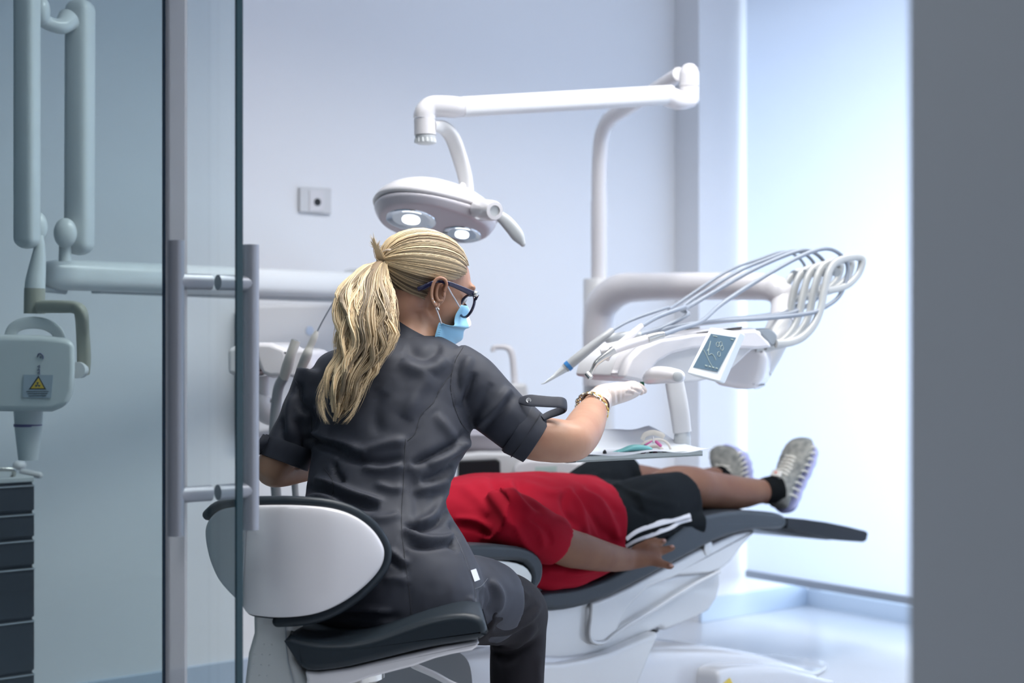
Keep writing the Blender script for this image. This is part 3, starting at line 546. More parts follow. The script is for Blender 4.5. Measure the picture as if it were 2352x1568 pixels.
b = MB(); b.tube([P(-30, 1077, 3.44), P(18, 1077, 3.46), P(32, 1080, 3.47), P(30, 1092, 3.48), P(22, 1104, 3.5)], .0055, 14, 5); b.build('push_handle', CHR, t)
for x in (-.22, -.04):
    for y in (-.04, -.24): b = MB(); p = KO+U*x+Wd*y; p.z = .03; b.tube([p-U*.012, p+U*.012], .03, 20); b.build('caster', BLK, t)
b = MB(); b.ell(K(6, 1078)+V((0, .12, .0)), (.016, .02, .012)); b.tube([K(20, 1092)+V((0, .1, 0)), K(60, 1100)+V((0, .1, 0))], .008, 12, round_=True); b.build('cotton_roll', WH, None, 'white cotton items lying on the drawer cart top', 'cotton')
# ---- dental chair: s runs along it towards the feet, off towards the near side
AX = V((.616, .788, 0)); AN = V((.788, -.616, 0)); A0 = V((.19, 3.70, 0))
def B_(s, off, z): return A0+AX*s+AN*off+V((0, 0, z))
def C_(px, py, off=.17): return onplane(px, py, A0+AN*off, AN)
t = thing('dental_chair', 'reclined dental chair with dark grey upholstery under the person in red', 'dental chair', B_(-.2, 0, 0))
seat = [(1236, 1366), (1262, 1358), (1330, 1350), (1400, 1325), (1450, 1300), (1500, 1268), (1555, 1222), (1600, 1194), (1650, 1179), (1700, 1173), (1760, 1174), (1796, 1180), (1808, 1190), (1808, 1205), (1798, 1214), (1740, 1216), (1690, 1226), (1640, 1245), (1600, 1266), (1550, 1292), (1500, 1320), (1450, 1347), (1400, 1372), (1350, 1390), (1300, 1401), (1255, 1403), (1238, 1390)]
b = MB(); b.puff([C_(x, y) for x, y in cr(seat, 2)], -AN*.39, .013); b.build('seat_cushion', TEAL, t, ang=70)
b = MB(); q = [(1808, 1188), (1850, 1192), (1900, 1199), (1950, 1209), (1990, 1219), (1995, 1224), (1991, 1242), (1984, 1245), (1930, 1241), (1880, 1231), (1808, 1214)]; b.puff([C_(x, y, .16) for x, y in q], -AN*.36, .005); b.build('foot_plate', mat('foot_plate_black', (.006, .008, .011), .55, spec=.2), t, ang=60)
b = MB(); q = [(1742, 1216), (1800, 1208), (1880, 1226), (1940, 1239), (1900, 1240), (1830, 1232), (1770, 1222)]; b.puff([C_(x, y, .12) for x, y in q], -AN*.28, .003); b.build('foot_plate_slide', BLK, t)
b = MB(); q = [(1362, 1384), (1400, 1370), (1450, 1347), (1500, 1320), (1600, 1266), (1690, 1226), (1738, 1216), (1733, 1225), (1700, 1262), (1680, 1290), (1655, 1310), (1630, 1318), (1560, 1322), (1490, 1350), (1440, 1400), (1410, 1470), (1388, 1480), (1362, 1478), (1352, 1465), (1352, 1395)]
UNDER = mat('chair_shell', (.50, .51, .52), .24, coat=.5)
b.puff([C_(x, y, .155) for x, y in q], -AN*.36, .010); b.build('upper_shell', UNDER, t, ang=50)
b = MB(); q = [(1240, 1394), (1300, 1390), (1400, 1366), (1495, 1332), (1560, 1318), (1640, 1312), (1655, 1312), (1656, 1342), (1648, 1375), (1630, 1402), (1600, 1420), (1530, 1449), (1518, 1441), (1400, 1494), (1340, 1511), (1290, 1518), (1240, 1520)]
b.puff([C_(x, y, .145) for x, y in q], -AN*.34, .012); b.build('lower_shell', UNDER, t, ang=50)
b = MB(); b.tube([C_(x, y, .157) for x, y in [(1360, 1386), (1357, 1420), (1354, 1452), (1358, 1470), (1372, 1477), (1390, 1474), (1404, 1462), (1440, 1436), (1500, 1400), (1560, 1362), (1600, 1338), (1652, 1312)]], .0045, 10, 4); b.build('shell_rib', UNDER, t)
b = MB(); b.lathe(C_(1625, 1258, .155), [(.020, 0), (.020, .003), (.016, .004), (.001, .004)], AN, 28); b.build('round_cap', UNDER, t)
b = MB(); q = [(1240, 1524), (1290, 1523), (1345, 1514), (1400, 1500), (1518, 1450), (1505, 1480), (1480, 1540), (1440, 1640), (1240, 1660)]
b.puff([C_(x, y, .178) for x, y in q], -AN*.35, .012); b.build('lift_arm', UNDER, t, ang=50)
b = MB(); q = [(1200, 1508), (1350, 1512), (1515, 1446), (1400, 1560), (1200, 1560)]; b.prism([C_(x, y, .12) for x, y in q], -AN*.29); b.build('gap_plate', BLK, t)
def hump(line, off, half, thk_end, name, m):
    """rounded cover standing on the floor: line = its crest in the picture on the plane at off"""
    pts = [C_(x, y, off) for x, y in cr(line, 3)]; rings = []; N = len(pts)
    for i, p in enumerate(pts):
        s_ = (p-A0).dot(AX); z = max(p.z, .012); k = i/(N-1); e = min(1, (i+.35)/3.0)**.5; wd = half*(1 if k < .6 else 1-thk_end*((k-.6)/.4)**2)*(.88+.12*e); r = []
        for j in range(40):
            a = 2*math.pi*j/40; c, d = math.cos(a), math.sin(a); c = math.copysign(abs(c)**.28, c); d = math.copysign(abs(d)**.28, d)
            r.append(B_(s_, off-half+wd*c, z*(.5+.5*d)))
        rings.append(r)
    b = MB(); b.loft(rings); return b.build(name, m, t, ang=70)
hump([(1098, 1500), (1180, 1490), (1300, 1496), (1480, 1490), (1540, 1487), (1620, 1487), (1700, 1492), (1780, 1507), (1860, 1533), (1930, 1562), (1960, 1578)], .165, .185, .5, 'base_cover', mat('base_shell', (.50, .51, .54), .25, coat=.4))
hump([(1652, 1560), (1658, 1540), (1680, 1531), (1720, 1528), (1800, 1530), (1870, 1548), (1930, 1570)], .23, .07, .3, 'pedal_box', MATS['base_shell'])
b = MB(); b.prism([C_(1657, 1572, .2305), C_(1676, 1556, .2305), C_(1684, 1572, .2305)], AN*.001); b.build('yellow_sticker', mat('sticker_yellow', (.6, .45, .05), .5), t)
# backrest, headrest and near armrest
b = MB(); q = [B_(-.92, .15, .50), B_(-.80, .15, .52), B_(-.60, .15, .505), B_(-.40, .15, .475), B_(-.26, .15, .455), B_(-.24, .15, .41), B_(-.30, .15, .385), B_(-.5, .15, .41), B_(-.75, .15, .45), B_(-.92, .15, .455)]
b.puff([V(p) for p in cr(q, 3)], -AN*.30, .02); b.build('backrest', TEAL, t, ang=70)
b = MB(); q = [B_(-1.06, .10, .50), B_(-1.0, .10, .535), B_(-.90, .10, .54), B_(-.88, .10, .50), B_(-.95, .10, .47), B_(-1.04, .10, .47)]
b.puff([V(p) for p in cr(q, 3)], -AN*.20, .015); b.build('headrest', TEAL, t, ang=70)
b = MB(); b.puff([B_(-.85, .11, .44), B_(-.25, .11, .38), B_(-.2, .11, .30), B_(-.35, .11, .28), B_(-.8, .11, .40)], -AN*.22, .01); b.build('back_shell', WH, t, ang=60)
ar = [(1030, 1262), (1060, 1253), (1110, 1250), (1150, 1251), (1195, 1255), (1228, 1266), (1246, 1286), (1250, 1312), (1244, 1338), (1228, 1358), (1222, 1345), (1225, 1320), (1215, 1300), (1190, 1288), (1110, 1288), (1040, 1290)]
b = MB(); b.puff([C_(x, y, .235) for x, y in cr(ar, 2)], -AN*.07, .010); b.build('armrest_pad', TEAL, t, ang=70)
ar = [(1040, 1287), (1110, 1286), (1150, 1287), (1190, 1293), (1214, 1306), (1226, 1330), (1228, 1346), (1222, 1356), (1200, 1350), (1150, 1325), (1040, 1318)]
b = MB(); b.puff([C_(x, y, .23) for x, y in cr(ar, 2)], -AN*.05, .005); b.build('armrest_shell', mat('armrest_shell', (.62, .64, .62), .3, coat=.3), t, ang=70)
# ---- operator stool in front
t = thing('operator_stool', 'white-shelled operator stool with dark padding, in the foreground behind the glass door edge', 'stool', V((-.40, 2.50, 0)))
def dsh(x, y): return 2.36+(.055*((x-680)/220)**2 if x > 556 else .018+((556-x)/86)**1.0*.11)
out = [(472, 1250), (470, 1215), (482, 1188), (505, 1170), (540, 1163), (600, 1160), (680, 1160), (760, 1167), (815, 1186), (855, 1216), (878, 1250), (883, 1275), (874, 1305), (845, 1340), (800, 1376), (750, 1402), (700, 1415), (640, 1419), (590, 1415), (566, 1408), (553, 1388), (525, 1360), (500, 1330), (482, 1290)]
b = MB(); pillow(b, out, dsh, .03, .012, 3, 9, (690, 1290)); b.build('back_shell', mat('stool_shell', (.62, .605, .62), .2, coat=.6), t, sub=1)
sc = [(690+(x-690)*(1.035 if x > 690 else .985), 1292+(y-1292)*1.035) for x, y in out]
b = MB(); pillow(b, sc, lambda x, y: dsh(x, y)+.028, .05, .0, 3, 7, (690, 1290), .03); b.build('back_pad', TEAL, t, sub=1)
b = MB(); b.tube([P(690+(x-690)*1.02, 1292+(y-1292)*1.06, dsh(x, y)+.022) for x, y in cr(out[2:18], 3)], .0095, 12, round_=True); b.build('pad_rim', TEAL, t)
b = MB(); q = [(580, 1400), (672, 1400), (671, 1480), (676, 1515), (695, 1545), (716, 1580), (730, 1640), (545, 1640), (560, 1568), (568, 1500), (581, 1455)]
b.puff([P(x, y, 2.40) for x, y in q], (.01, .07, 0), .010); col_ = b.build('back_bracket', mat('bracket_grey', (.47, .485, .485), .35), t, ang=60)
b = MB()
for r_ in range(4):
    for c_ in range(3): b.ell(P(588+c_*18-r_*4+(2 if r_ > 1 else 0), 1478+r_*24+c_, 2.3995), (.0013, .0013, .0013), n=8, m=6)
tag(b.build('bracket_dimples', GRP, t), kind='stuff')
b = MB(); b.tube([P(657, 1412, 2.398), P(657, 1480, 2.398), P(662, 1520, 2.398), P(675, 1568, 2.398)], .0012, 6); b.build('bracket_groove', GRD, t)
crest = [(664, 1455), (672, 1462), (710, 1472), (748, 1476), (807, 1474), (867, 1461), (926, 1440), (986, 1420), (1045, 1409), (1090, 1411), (1112, 1424), (1119, 1444), (1117, 1462), (1100, 1471), (1015, 1484), (956, 1496), (896, 1511), (807, 1532), (760, 1540), (720, 1543), (694, 1536), (678, 1515), (668, 1490)]
b = MB(); b.puff([P(x, y, 2.37) for x, y in cr(crest, 2)], (-.03, .37, .012), .013); b.build('seat_cushion', TEAL, t, ang=70)
und = [(700, 1541), (733, 1543), (807, 1533), (896, 1512), (1015, 1485), (1102, 1472), (1098, 1484), (1085, 1494), (1040, 1502), (1000, 1512), (950, 1530), (850, 1556), (780, 1580), (700, 1600), (705, 1560)]
b = MB(); b.puff([P(x, y, 2.385) for x, y in und], (-.03, .33, 0), .005); b.build('seat_shell', WH, t, ang=60)
b = MB(); b.tube([P(950, 1528, 2.5), P(1000, 1550, 2.48), P(1040, 1572, 2.47), P(1075, 1586, 2.46)], [.0055, .0055, .0055, .009], 12, 3, round_=True); b.build('lever', WHM, t)
b = MB(); b.tube([P(x, y, dsh(x+2, y)-.009) for x, y in [(568, 1172), (562, 1230), (558, 1310), (556, 1385)]], .0012, 8, 4); b.build('shell_seam', GRD, t)
cx = V((-.27, 2.56, 0)); b = MB(); b.lathe(cx, [(.026, .07), (.026, .40), (.05, .42), (.05, .44)], Z3, 24); b.build('gas_column', CHR, t)
for i in range(5):
    a = i*2*math.pi/5+.3; d = V((math.cos(a), math.sin(a), 0)); b = MB(); b.tube([cx+V((0, 0, .085)), cx+d*.12+V((0, 0, .08)), cx+d*.25+V((0, 0, .062))], [.024, .018, .012], 14, 4, round_=True); lg = b.build('foot', WHM, t)
    b = MB(); x = d.cross(Z3); b.tube([cx+d*.25+V((0, 0, .028))-x*.012, cx+d*.25+V((0, 0, .028))+x*.012], .028, 18); b.build('caster', BLK, lg)
# ---- hoses lying behind the stool
for a, nm in (([(1001, 1490), (980, 1520), (958, 1548), (935, 1572), (880, 1640)], 'thicker grey hose on the floor behind the stool seat'), ([(1042, 1480), (1025, 1512), (1005, 1538), (980, 1568), (930, 1640)], 'thinner grey hose on the floor, right of the thicker one')):
    r_ = .0125 if 'thicker' in nm else .0085
    b = MB(); pts = []
    for (x, y) in a:
        d = 3400/(y-784)*1.0*.985; pts.append(P(x, y, min(d, 4.65))) 
    pts = [V((p.x, p.y, r_)) for p in pts]; b.tube(pts, r_, 14, 5); b.build('floor_hose', HOSED, None, nm, 'hose', 'hoses on the floor behind the stool')
# ------------------------------------------------------------ the reclining person
SKD = mat('brown_skin', (.165, .080, .047), .55, spec=.22, mottle=.25, mscale=14, mcol=(.14, .062, .038), sss=.05)
RED = mat('red_shirt', (.24, .003, .014), .85, spec=.12, bump=.05, bscale=900)
SHORT = mat('black_shorts', (.005, .007, .009), .85, spec=.10, bump=.05, bscale=900)
STRIPE = mat('stripe_white', (.55, .55, .58), .6)
t = thing('person', 'person in red T-shirt, black striped shorts and grey trainers lying on the dental chair', 'person', B_(-.1, 0, .43))
def oval(s, zc, hh, hw, off=0, n=28, sq=2.3):
    r = []
    for j in range(n):
        a = 2*math.pi*j/n; c, d = math.cos(a), math.sin(a)
        c = math.copysign(abs(c)**(2/sq), c); d = math.copysign(abs(d)**(2/sq), d)
        r.append(B_(s, off+hw*c, zc+hh*d))
    return r
# skin
b = MB()
b.loft([oval(s, z, h, w) for s, z, h, w in ((-.66, .575, .05, .055), (-.60, .58, .07, .12), (-.52, .59, .085, .15), (-.35, .585, .09, .15), (-.1, .565, .09, .14), (.05, .55, .09, .15))])
b.tube([B_(-.60, 0, .57), B_(-.76, 0, .575)], .055, 20)
HD = B_(-.85, 0, .595)
hr_ = Matrix((AX*-1, AN, Z3)).transposed()          # head frame: x to the crown, z to the face
b.ell(HD+AX*-.02, (.10, .075, .085), hr_); b.ell(HD+AX*.035+V((0, 0, .02)), (.075, .06, .07), hr_); b.ell(HD+AX*.085+V((0, 0, .045)), (.022, .024, .02), hr_)
b.tube([HD+V((0, 0, .085)), HD+AX*.03+V((0, 0, .105))], [.008, .012], 12, round_=True)
for sg in (-1, 1): b.ell(HD+AN*.077*sg+AX*.01, (.03, .012, .018), hr_)
arm = [(P(1170, 1198, 3.17), .040), (P(1235, 1225, 3.20), .044), (P(1300, 1256, 3.27), .043), (P(1335, 1265, 3.31), .041), (P(1380, 1276, 3.37), .036), (P(1420, 1283, 3.44), .030), (P(1448, 1284, 3.49), .026)]
b.tube([p for p, r in arm], [r for p, r in arm], 20, 4, round_=True)
pal = [(P(1442, 1284, 3.48), (.027, .024)), (P(1462, 1283, 3.50), (.036, .022)), (P(1484, 1277, 3.525), (.040, .019)), (P(1498, 1271, 3.535), (.034, .015))]
b.tube([p for p, r in pal], [r for p, r in pal], 20, 3, up=V((-.15, -.25, 1)), round_=True)
for f in ([(1472, 1262, 3.51), (1490, 1247, 3.54), (1506, 1240, 3.56)], [(1480, 1265, 3.50), (1504, 1251, 3.53), (1525, 1242, 3.545)], [(1488, 1272, 3.49), (1518, 1266, 3.51), (1544, 1257, 3.52)], [(1482, 1288, 3.47), (1512, 1292, 3.47), (1541, 1300, 3.475)], [(1455, 1272, 3.49), (1466, 1258, 3.53), (1480, 1252, 3.56)]):
    f = [(x, y, d+.025) for x, y, d in f]
    b.tube([P(*f[0]), (P(*f[0])+P(*f[1]))/2+V((0, 0, .002)), P(*f[1]), P(*f[2])], [.0130, .0122, .0114, .0092], 14, 3, round_=True)
# far arm
b.tube([B_(-.56, -.17, .60), B_(-.30, -.23, .56), B_(-.08, -.25, .52), B_(.08, -.22, .50)], [.048, .042, .032, .02], 16, 4, round_=True)
leg_n = [(B_(-.02, .085, .555), .074), (B_(.14, .088, .585), .066), (P(1540, 1120, 3.89), .056), (P(1588, 1118, 3.96), .056), (P(1622, 1124, 4.02), .052), (P(1665, 1130, 4.09), .051), (P(1708, 1131, 4.15), .044), (P(1742, 1128, 4.21), .036), (P(1765, 1130, 4.25), .034)]
b.tube([p for p, r in leg_n], [r for p, r in leg_n], 22, 4, round_=True)
leg_f = [(B_(.02, -.085, .555), .078), (B_(.16, -.088, .60), .058), (P(1425, 1105, 4.01), .052), (P(1470, 1110, 4.08), .052), (P(1540, 1118, 4.18), .048), (P(1600, 1108, 4.28), .038), (P(1640, 1098, 4.34), .034)]
b.tube([p for p, r in leg_f], [r for p, r in leg_f], 22, 4, round_=True)
body = put_mesh('body', fuse(b, .006, 5), SKD, t)
NAIL = mat('fingernail', (.42, .24, .20), .35)
for (x, y, d) in ((1507, 1237.5, 3.553), (1526, 1239.5, 3.537), (1545, 1253, 3.512), (1543, 1297, 3.466)):
    b = MB(); b.ell(P(x-2, y+1, d+.022), (.0055, .004, .0035), n=12, m=8); b.build('fingernail', NAIL, body)
# shirt
b = MB()
ts = [(-.64, .585, .055, .075), (-.60, .59, .075, .135), (-.55, .592, .092, .175), (-.46, .592, .104, .186), (-.35, .588, .108, .182), (-.2, .578, .110, .178), (-.08, .568, .108, .178), (-.01, .562, .103, .182), (.03, .560, .100, .186), (.05, .560, .097, .188)]
def sheared(s, z, h, w, k):
    return [p-AX*(k*(p-A0).dot(AN)) for p in oval(s, z, h, w)]
b.loft([sheared(s, z, h, w, k) for (s, z, h, w), k in zip(ts, (0, 0, 0, 0, 0, .15, .4, .65, .75, .8))])
sl = [(P(1130, 1180, 3.14), .060), (P(1185, 1200, 3.17), .062), (P(1232, 1222, 3.20), .058), (P(1270, 1244, 3.24), .056)]
b.tube([p for p, r in sl], [r for p, r in sl], 24, 4)
b.tube([B_(-.54, -.14, .60), B_(-.42, -.20, .58), B_(-.33, -.22, .56)], [.065, .062, .06], 24, 3)
b.tube([P(1225, 1322, 3.30), P(1262, 1318, 3.33), P(1330, 1308, 3.40), P(1395, 1280, 3.48), P(1420, 1262, 3.52)], [.030, .038, .036, .032, .022], 18, 4, round_=True)
me = fuse(b, .006, 7)
folds(me, [([(1120, 1090), (1150, 1130), (1175, 1165), (1172, 1200)], 9, -.008), ([(1100, 1110), (1140, 1150), (1180, 1215)], 12, .006), ([(1165, 1100), (1185, 1140), (1225, 1180)], 10, .007), ([(1180, 1105), (1215, 1150), (1250, 1175)], 8, -.007),
  ([(1300, 1120), (1330, 1160), (1340, 1210), (1350, 1240)], 9, .010), ([(1315, 1125), (1350, 1160), (1375, 1210), (1390, 1235)], 8, -.009), ([(1290, 1130), (1300, 1170), (1320, 1215)], 8, -.008), ([(1330, 1120), (1375, 1150), (1405, 1200), (1420, 1240)], 9, .008), ([(1340, 1118), (1390, 1140), (1420, 1180)], 7, -.006),
  ([(1200, 1110), (1260, 1130), (1300, 1135)], 10, .006), ([(1040, 1190), (1090, 1195), (1130, 1215)], 9, .007), ([(1040, 1205), (1090, 1212), (1130, 1232)], 8, -.006), ([(1060, 1120), (1100, 1150), (1120, 1185)], 12, .006),
  ([(1200, 1190), (1235, 1215), (1250, 1260)], 7, .005), ([(1215, 1190), (1255, 1215), (1268, 1250)], 5, -.005), ([(1180, 1200), (1200, 1240), (1230, 1280)], 8, .005), ([(1280, 1180), (1330, 1230), (1350, 1290)], 10, .006), ([(1300, 1320), (1360, 1310), (1420, 1290)], 8, .006), ([(1260, 1320), (1330, 1330), (1400, 1315)], 8, -.005), ([(1370, 1190), (1400, 1230), (1430, 1260)], 7, -.006)])
wob(me, .004, 14, 3)
sh = put_mesh('shirt', me, RED, t)
bv = surf(me); 
# shorts
b = MB()
b.loft([oval(s, z, h, w) for s, z, h, w in ((-.25, .57, .085, .150), (-.12, .56, .092, .165), (-.03, .555, .094, .172), (.05, .558, .094, .178), (.12, .56, .088, .180), (.17, .56, .07, .17))])
sn = [(B_(.0, .09, .56), .086), (B_(.12, .092, .572), .086), (B_(.22, .09, .580), .078), (B_(.285, .088, .584), .074)]
b.tube([p for p, r in sn], [(r, r*1.06) for p, r in sn], 26, 4)
b.tube([B_(.20, .14, .54), B_(.285, .145, .53)], [.03, .035], 16)
sf = [(B_(.05, -.085, .56), .086), (B_(.14, -.09, .60), .080), (P(1400, 1100, 3.98), .070), (P(1438, 1104, 4.02), .068)]
b.tube([p for p, r in sf], [r for p, r in sf], 26, 4)
me = fuse(b, .006, 5)
folds(me, [([(1440, 1130), (1500, 1150), (1560, 1160)], 9, .005), ([(1450, 1160), (1510, 1190), (1580, 1195)], 7, -.005), ([(1420, 1110), (1470, 1120), (1520, 1100)], 8, -.005), ([(1500, 1220), (1530, 1225), (1580, 1205)], 6, .006), ([(1310, 1110), (1360, 1095), (1400, 1080)], 7, .005), ([(1330, 1115), (1380, 1108), (1430, 1095)], 6, -.004)])
so = put_mesh('shorts', me, SHORT, t); bv = surf(evaluated(so)) if False else None
org = origin_of(t); co = vco(me)
bv = BVHTree.FromPolygons([V(c)+org for c in co], [list(p.vertices) for p in me.polygons])
for pl, w in (([(1436, 1236), (1462, 1218), (1500, 1205), (1540, 1194), (1566, 1186), (1584, 1182)], .0068), ([(1436, 1252), (1462, 1238), (1500, 1225), (1540, 1210), (1560, 1198), (1586, 1191)], .0060), ([(1438, 1262), (1470, 1248), (1505, 1236)], .006)):
    pts = on_surface(bv, pl, .0012, 5)
    if len(pts) > 3: b = MB(); b.tube(pts, [(w, .0012)]*len(pts), 8, up=V((.3, -.9, .35))); b.build('white_stripe', STRIPE, so)
# trainers with socks
GRT = mat('trainer_mesh', (.22, .22, .20), .7, mottle=.35, mscale=60, mcol=(.11, .115, .11), bump=.15, bscale=300)
LAC = mat('trainer_lace', (.52, .50, .45), .6)
LIL = mat('lilac_sole', (.34, .35, .58), .15, coat=.6)
SOCK = mat('black_sock', (.005, .006, .007), .9, spec=.1)
def shoe(ank, heel, toe, wdir, sdir, lab, near):
    """heel and toe: ends of the sole line, sdir: from the sole towards the shin, wdir across"""
    L = toe-heel; sh = MB(); so_ = MB(); rows = []
    prof = [(0, .050, .026, .006), (.05, .078, .033, .0), (.14, .100, .036, .0), (.26, .100, .037, .002), (.36, .086, .038, .003), (.48, .072, .042, .002), (.62, .060, .047, .0), (.76, .052, .048, .0), (.88, .044, .043, .002), (.96, .032, .032, .006), (1.0, .016, .016, .012)]
    q = cr(prof, 3); n = 24
    for tt, h, w, lo in q:
        r = []
        for j in range(n):
            a = 2*math.pi*j/n; c, d = math.cos(a), math.sin(a); hh = (h-lo-.012)/2; zc = lo+.012+hh
            narrow = 1-.35*max(0, d)*(1 if tt < .5 else .6)
            c = math.copysign(abs(c)**.8, c)
            r.append(heel+L*tt+sdir*(zc+hh*d)+wdir*(w*c*narrow))
        rows.append(r)
    sh.loft(rows); o = sh.build('trainer', GRT, t, sub=1)
    rows = []
    for i, tt in enumerate(np.linspace(-.02, 1.03, 44)):
        w = np.interp(tt, [x[0] for x in prof], [x[2] for x in prof])*1.08; bmp = .5+.5*abs(math.sin(tt*math.pi*6.5)); e = min(1, math.sqrt(max(0, 1-abs(2*(tt+.02)/1.05-1)**6))+.05)
        r = []
        for j in range(20):
            a = 2*math.pi*j/20; c, d = math.cos(a), math.sin(a); dep = .017+.017*bmp if d < 0 else .016
            r.append(heel+L*tt+sdir*(.004+dep*d*e*(1 if tt > .0 else .8))+wdir*(w*(1+.08*bmp)*math.copysign(abs(c)**.75, c)*e))
        rows.append(r)
    so_.loft(rows); so_.build('sole', LIL, o, sub=1)
    lc = MB()
    m2 = LAC
    for k in range(6):
        tt = .36+k*.055; h = np.interp(tt, [x[0] for x in prof], [x[1] for x in prof]); c0 = heel+L*tt+sdir*(h+.002)
        l_ = MB(); l_.tube([c0-wdir*.022-sdir*.010+L*.03, c0-wdir*.008+sdir*.001, c0+wdir*.008+sdir*.001, c0+wdir*.022-sdir*.010-L*.02], [(.0042, .002)]*4, 8, 3, up=sdir); l_.build('lace', m2, o)
    for k in range(9):                                   # pale ribs on the side
        tt = .16+k*.088; w = np.interp(tt, [x[0] for x in prof], [x[2] for x in prof]); hh = np.interp(tt, [x[0] for x in prof], [x[1] for x in prof])
        for sg in (1, -1):
            l_ = MB(); l_.tube([heel+L*(tt+.02)+sdir*.016+wdir*(w*1.03)*sg, heel+L*tt+sdir*(.016+hh*.25)+wdir*(w*1.02)*sg, heel+L*(tt-.03)+sdir*(.016+hh*.42)+wdir*(w*.93)*sg], [.0032, .0032, .0012], 8, 3); l_.build('side_rib', LAC, o)
    tg = MB(); c0 = heel+L*.30+sdir*.103; tg.tube([c0-L*.03, c0+L*.05], [(.017, .004), (.015, .004)], 14, sq=4, up=sdir); tg.build('tongue_tag', mat('tongue_white', (.6, .58, .54), .5) if near else MATS['tongue_white'], o)
    tg = MB(); tg.ell(c0+L*.01+sdir*.0035, (.004, .003, .004)); tg.build('red_mark', mat('red_print', (.6, .05, .03), .5) if near else MATS['red_print'], o)
    sk = MB(); kn = heel+L*.20+sdir*.06; sk.tube([ank-(kn-ank).normalized()*.012, ank, kn], [.0375, .039, .040], 22, 4); sk.build('sock', SOCK, t)
ez = V((0, 0, 1))
hl, to = P(1798, 1176, 4.27), P(1852, 1012, 4.36)
Lv = (to-hl).normalized(); sd = (-AX*.95+V((0, 0, .25))); sd = (sd-Lv*sd.dot(Lv)).normalized()
shoe(P(1762, 1126, 4.235), hl, to, AN, sd, 'n', True)
hl, to = P(1712, 1150, 4.40), P(1672, 1022, 4.45)
Lv = (to-hl).normalized(); sd = (-AX+V((-.25, 0, .05))); sd = (sd-Lv*sd.dot(Lv)).normalized()
shoe(P(1648, 1098, 4.345), hl, to, (AN+AX*.35).normalized(), sd, 'f', False)
# hair and eyes, hidden from here by the seated person
b = MB(); b.ell(HD+AX*-.035+V((0, 0, -.012)), (.098, .082, .082), hr_); b.build('hair', mat('black_hair', (.012, .010, .009), .7, bump=.3, bscale=120), t)
for sg in (-1, 1): b = MB(); b.ell(HD+AX*.015+AN*.032*sg+V((0, 0, .078)), (.012, .014, .012), hr_); b.build('closed_eyelid', SKD, t)
# ------------------------------------------------------------ the seated person
SKIN = mat('tanned_skin', (.42, .235, .152), .45, spec=.45, mottle=.22, mscale=16, mcol=(.36, .178, .115), sss=.08, bump=.03, bscale=500)
SCRUB = mat('scrub_cloth', (.031, .034, .046), .62, spec=.30, bump=.05, bscale=1300)
TROU = mat('trouser_cloth', (.012, .011, .014), .75, spec=.18, bump=.05, bscale=1300)
t = thing('person.001', 'seated person with a blonde ponytail, glasses, blue mask and dark grey tunic, reaching right', 'person', V((-.22, 2.56, .50)))
# tunic: cross-sections from shoulders to hem (picture row, left, right, depth, half thickness, turn)
rows = [(772, 880, 1005, 2.785, .055, 10), (786, 815, 1040, 2.78, .066, 12), (800, 768, 1062, 2.775, .082, 14), (822, 728, 1074, 2.765, .096, 15), (860, 712, 1074, 2.755, .108, 15), (910, 708, 1074, 2.74, .114, 14), (960, 712, 1078, 2.725, .115, 13), (1010, 716, 1080, 2.705, .112, 12), (1055, 714, 1062, 2.68, .106, 12), (1095, 708, 1042, 2.66, .100, 12), (1130, 702, 1022, 2.64, .098, 14), (1165, 698, 1026, 2.62, .102, 16), (1210, 695, 1052, 2.60, .110, 18), (1260, 692, 1080, 2.585, .118, 20), (1310, 694, 1102, 2.575, .122, 22), (1360, 700, 1116, 2.57, .124, 22), (1400, 708, 1112, 2.565, .120, 22), (1428, 730, 1085, 2.56, .108, 20), (1440, 790, 1030, 2.56, .08, 20)]
def torso(scale=1.0, pick=None):
    out = []
    q = cr([r for r in rows], 2)
    for y, xl, xr, d, bb, th in q:
        th = math.radians(th); hx = (xr-xl)/2*d/F*scale; bb *= scale
        a = math.sqrt(max(hx*hx-(bb*math.sin(th))**2, 1e-5))/math.cos(th); c = P((xl+xr)/2, y, d)
        e1 = V((math.cos(th), -math.sin(th), 0)); e2 = V((math.sin(th), math.cos(th), 0)); r = []
        for j in range(36):
            k = 2*math.pi*j/36; cc, dd = math.cos(k), math.sin(k); cc = math.copysign(abs(cc)**.92, cc); dd = math.copysign(abs(dd)**.92, dd)
            r.append(c+e1*a*cc+e2*bb*dd)
        out.append(r)
    return out
# --- body (head, neck, arms in one surface)
HO = P(966, 672, 2.825); yaw, pit = math.radians(30), math.radians(17)
hf0 = V((math.cos(yaw), math.sin(yaw), 0)); hl_ = V((-math.sin(yaw), math.cos(yaw), 0))
hf = hf0*math.cos(pit)-Z3*math.sin(pit); hu = hf0*math.sin(pit)+Z3*math.cos(pit)
HM = Matrix((hf, hl_, hu)).transposed()
def Hd(x, y, z): return HO+HM @ V((x, y, z))
b = MB()
b.ell(Hd(-.004, 0, .044), (.087, .073, .068), HM); b.ell(Hd(.038, 0, .026), (.056, .058, .070), HM); b.ell(Hd(.044, 0, -.022), (.046, .054, .060), HM)
b.ell(Hd(.030, 0, -.058), (.052, .049, .040), HM); b.ell(Hd(.074, 0, -.088), (.018, .022, .018), HM)
for sg in (-1, 1): b.ell(Hd(.066, .034*sg, -.018), (.020, .018, .019), HM); b.ell(Hd(.083, .028*sg, .036), (.012, .022, .008), HM)
b.tube([Hd(.090, 0, .018), Hd(.100, 0, -.010), Hd(.107, 0, -.030)], [.006, .007, .010], 14, 3, round_=True); b.ell(Hd(.094, 0, -.062), (.010, .022, .008), HM)
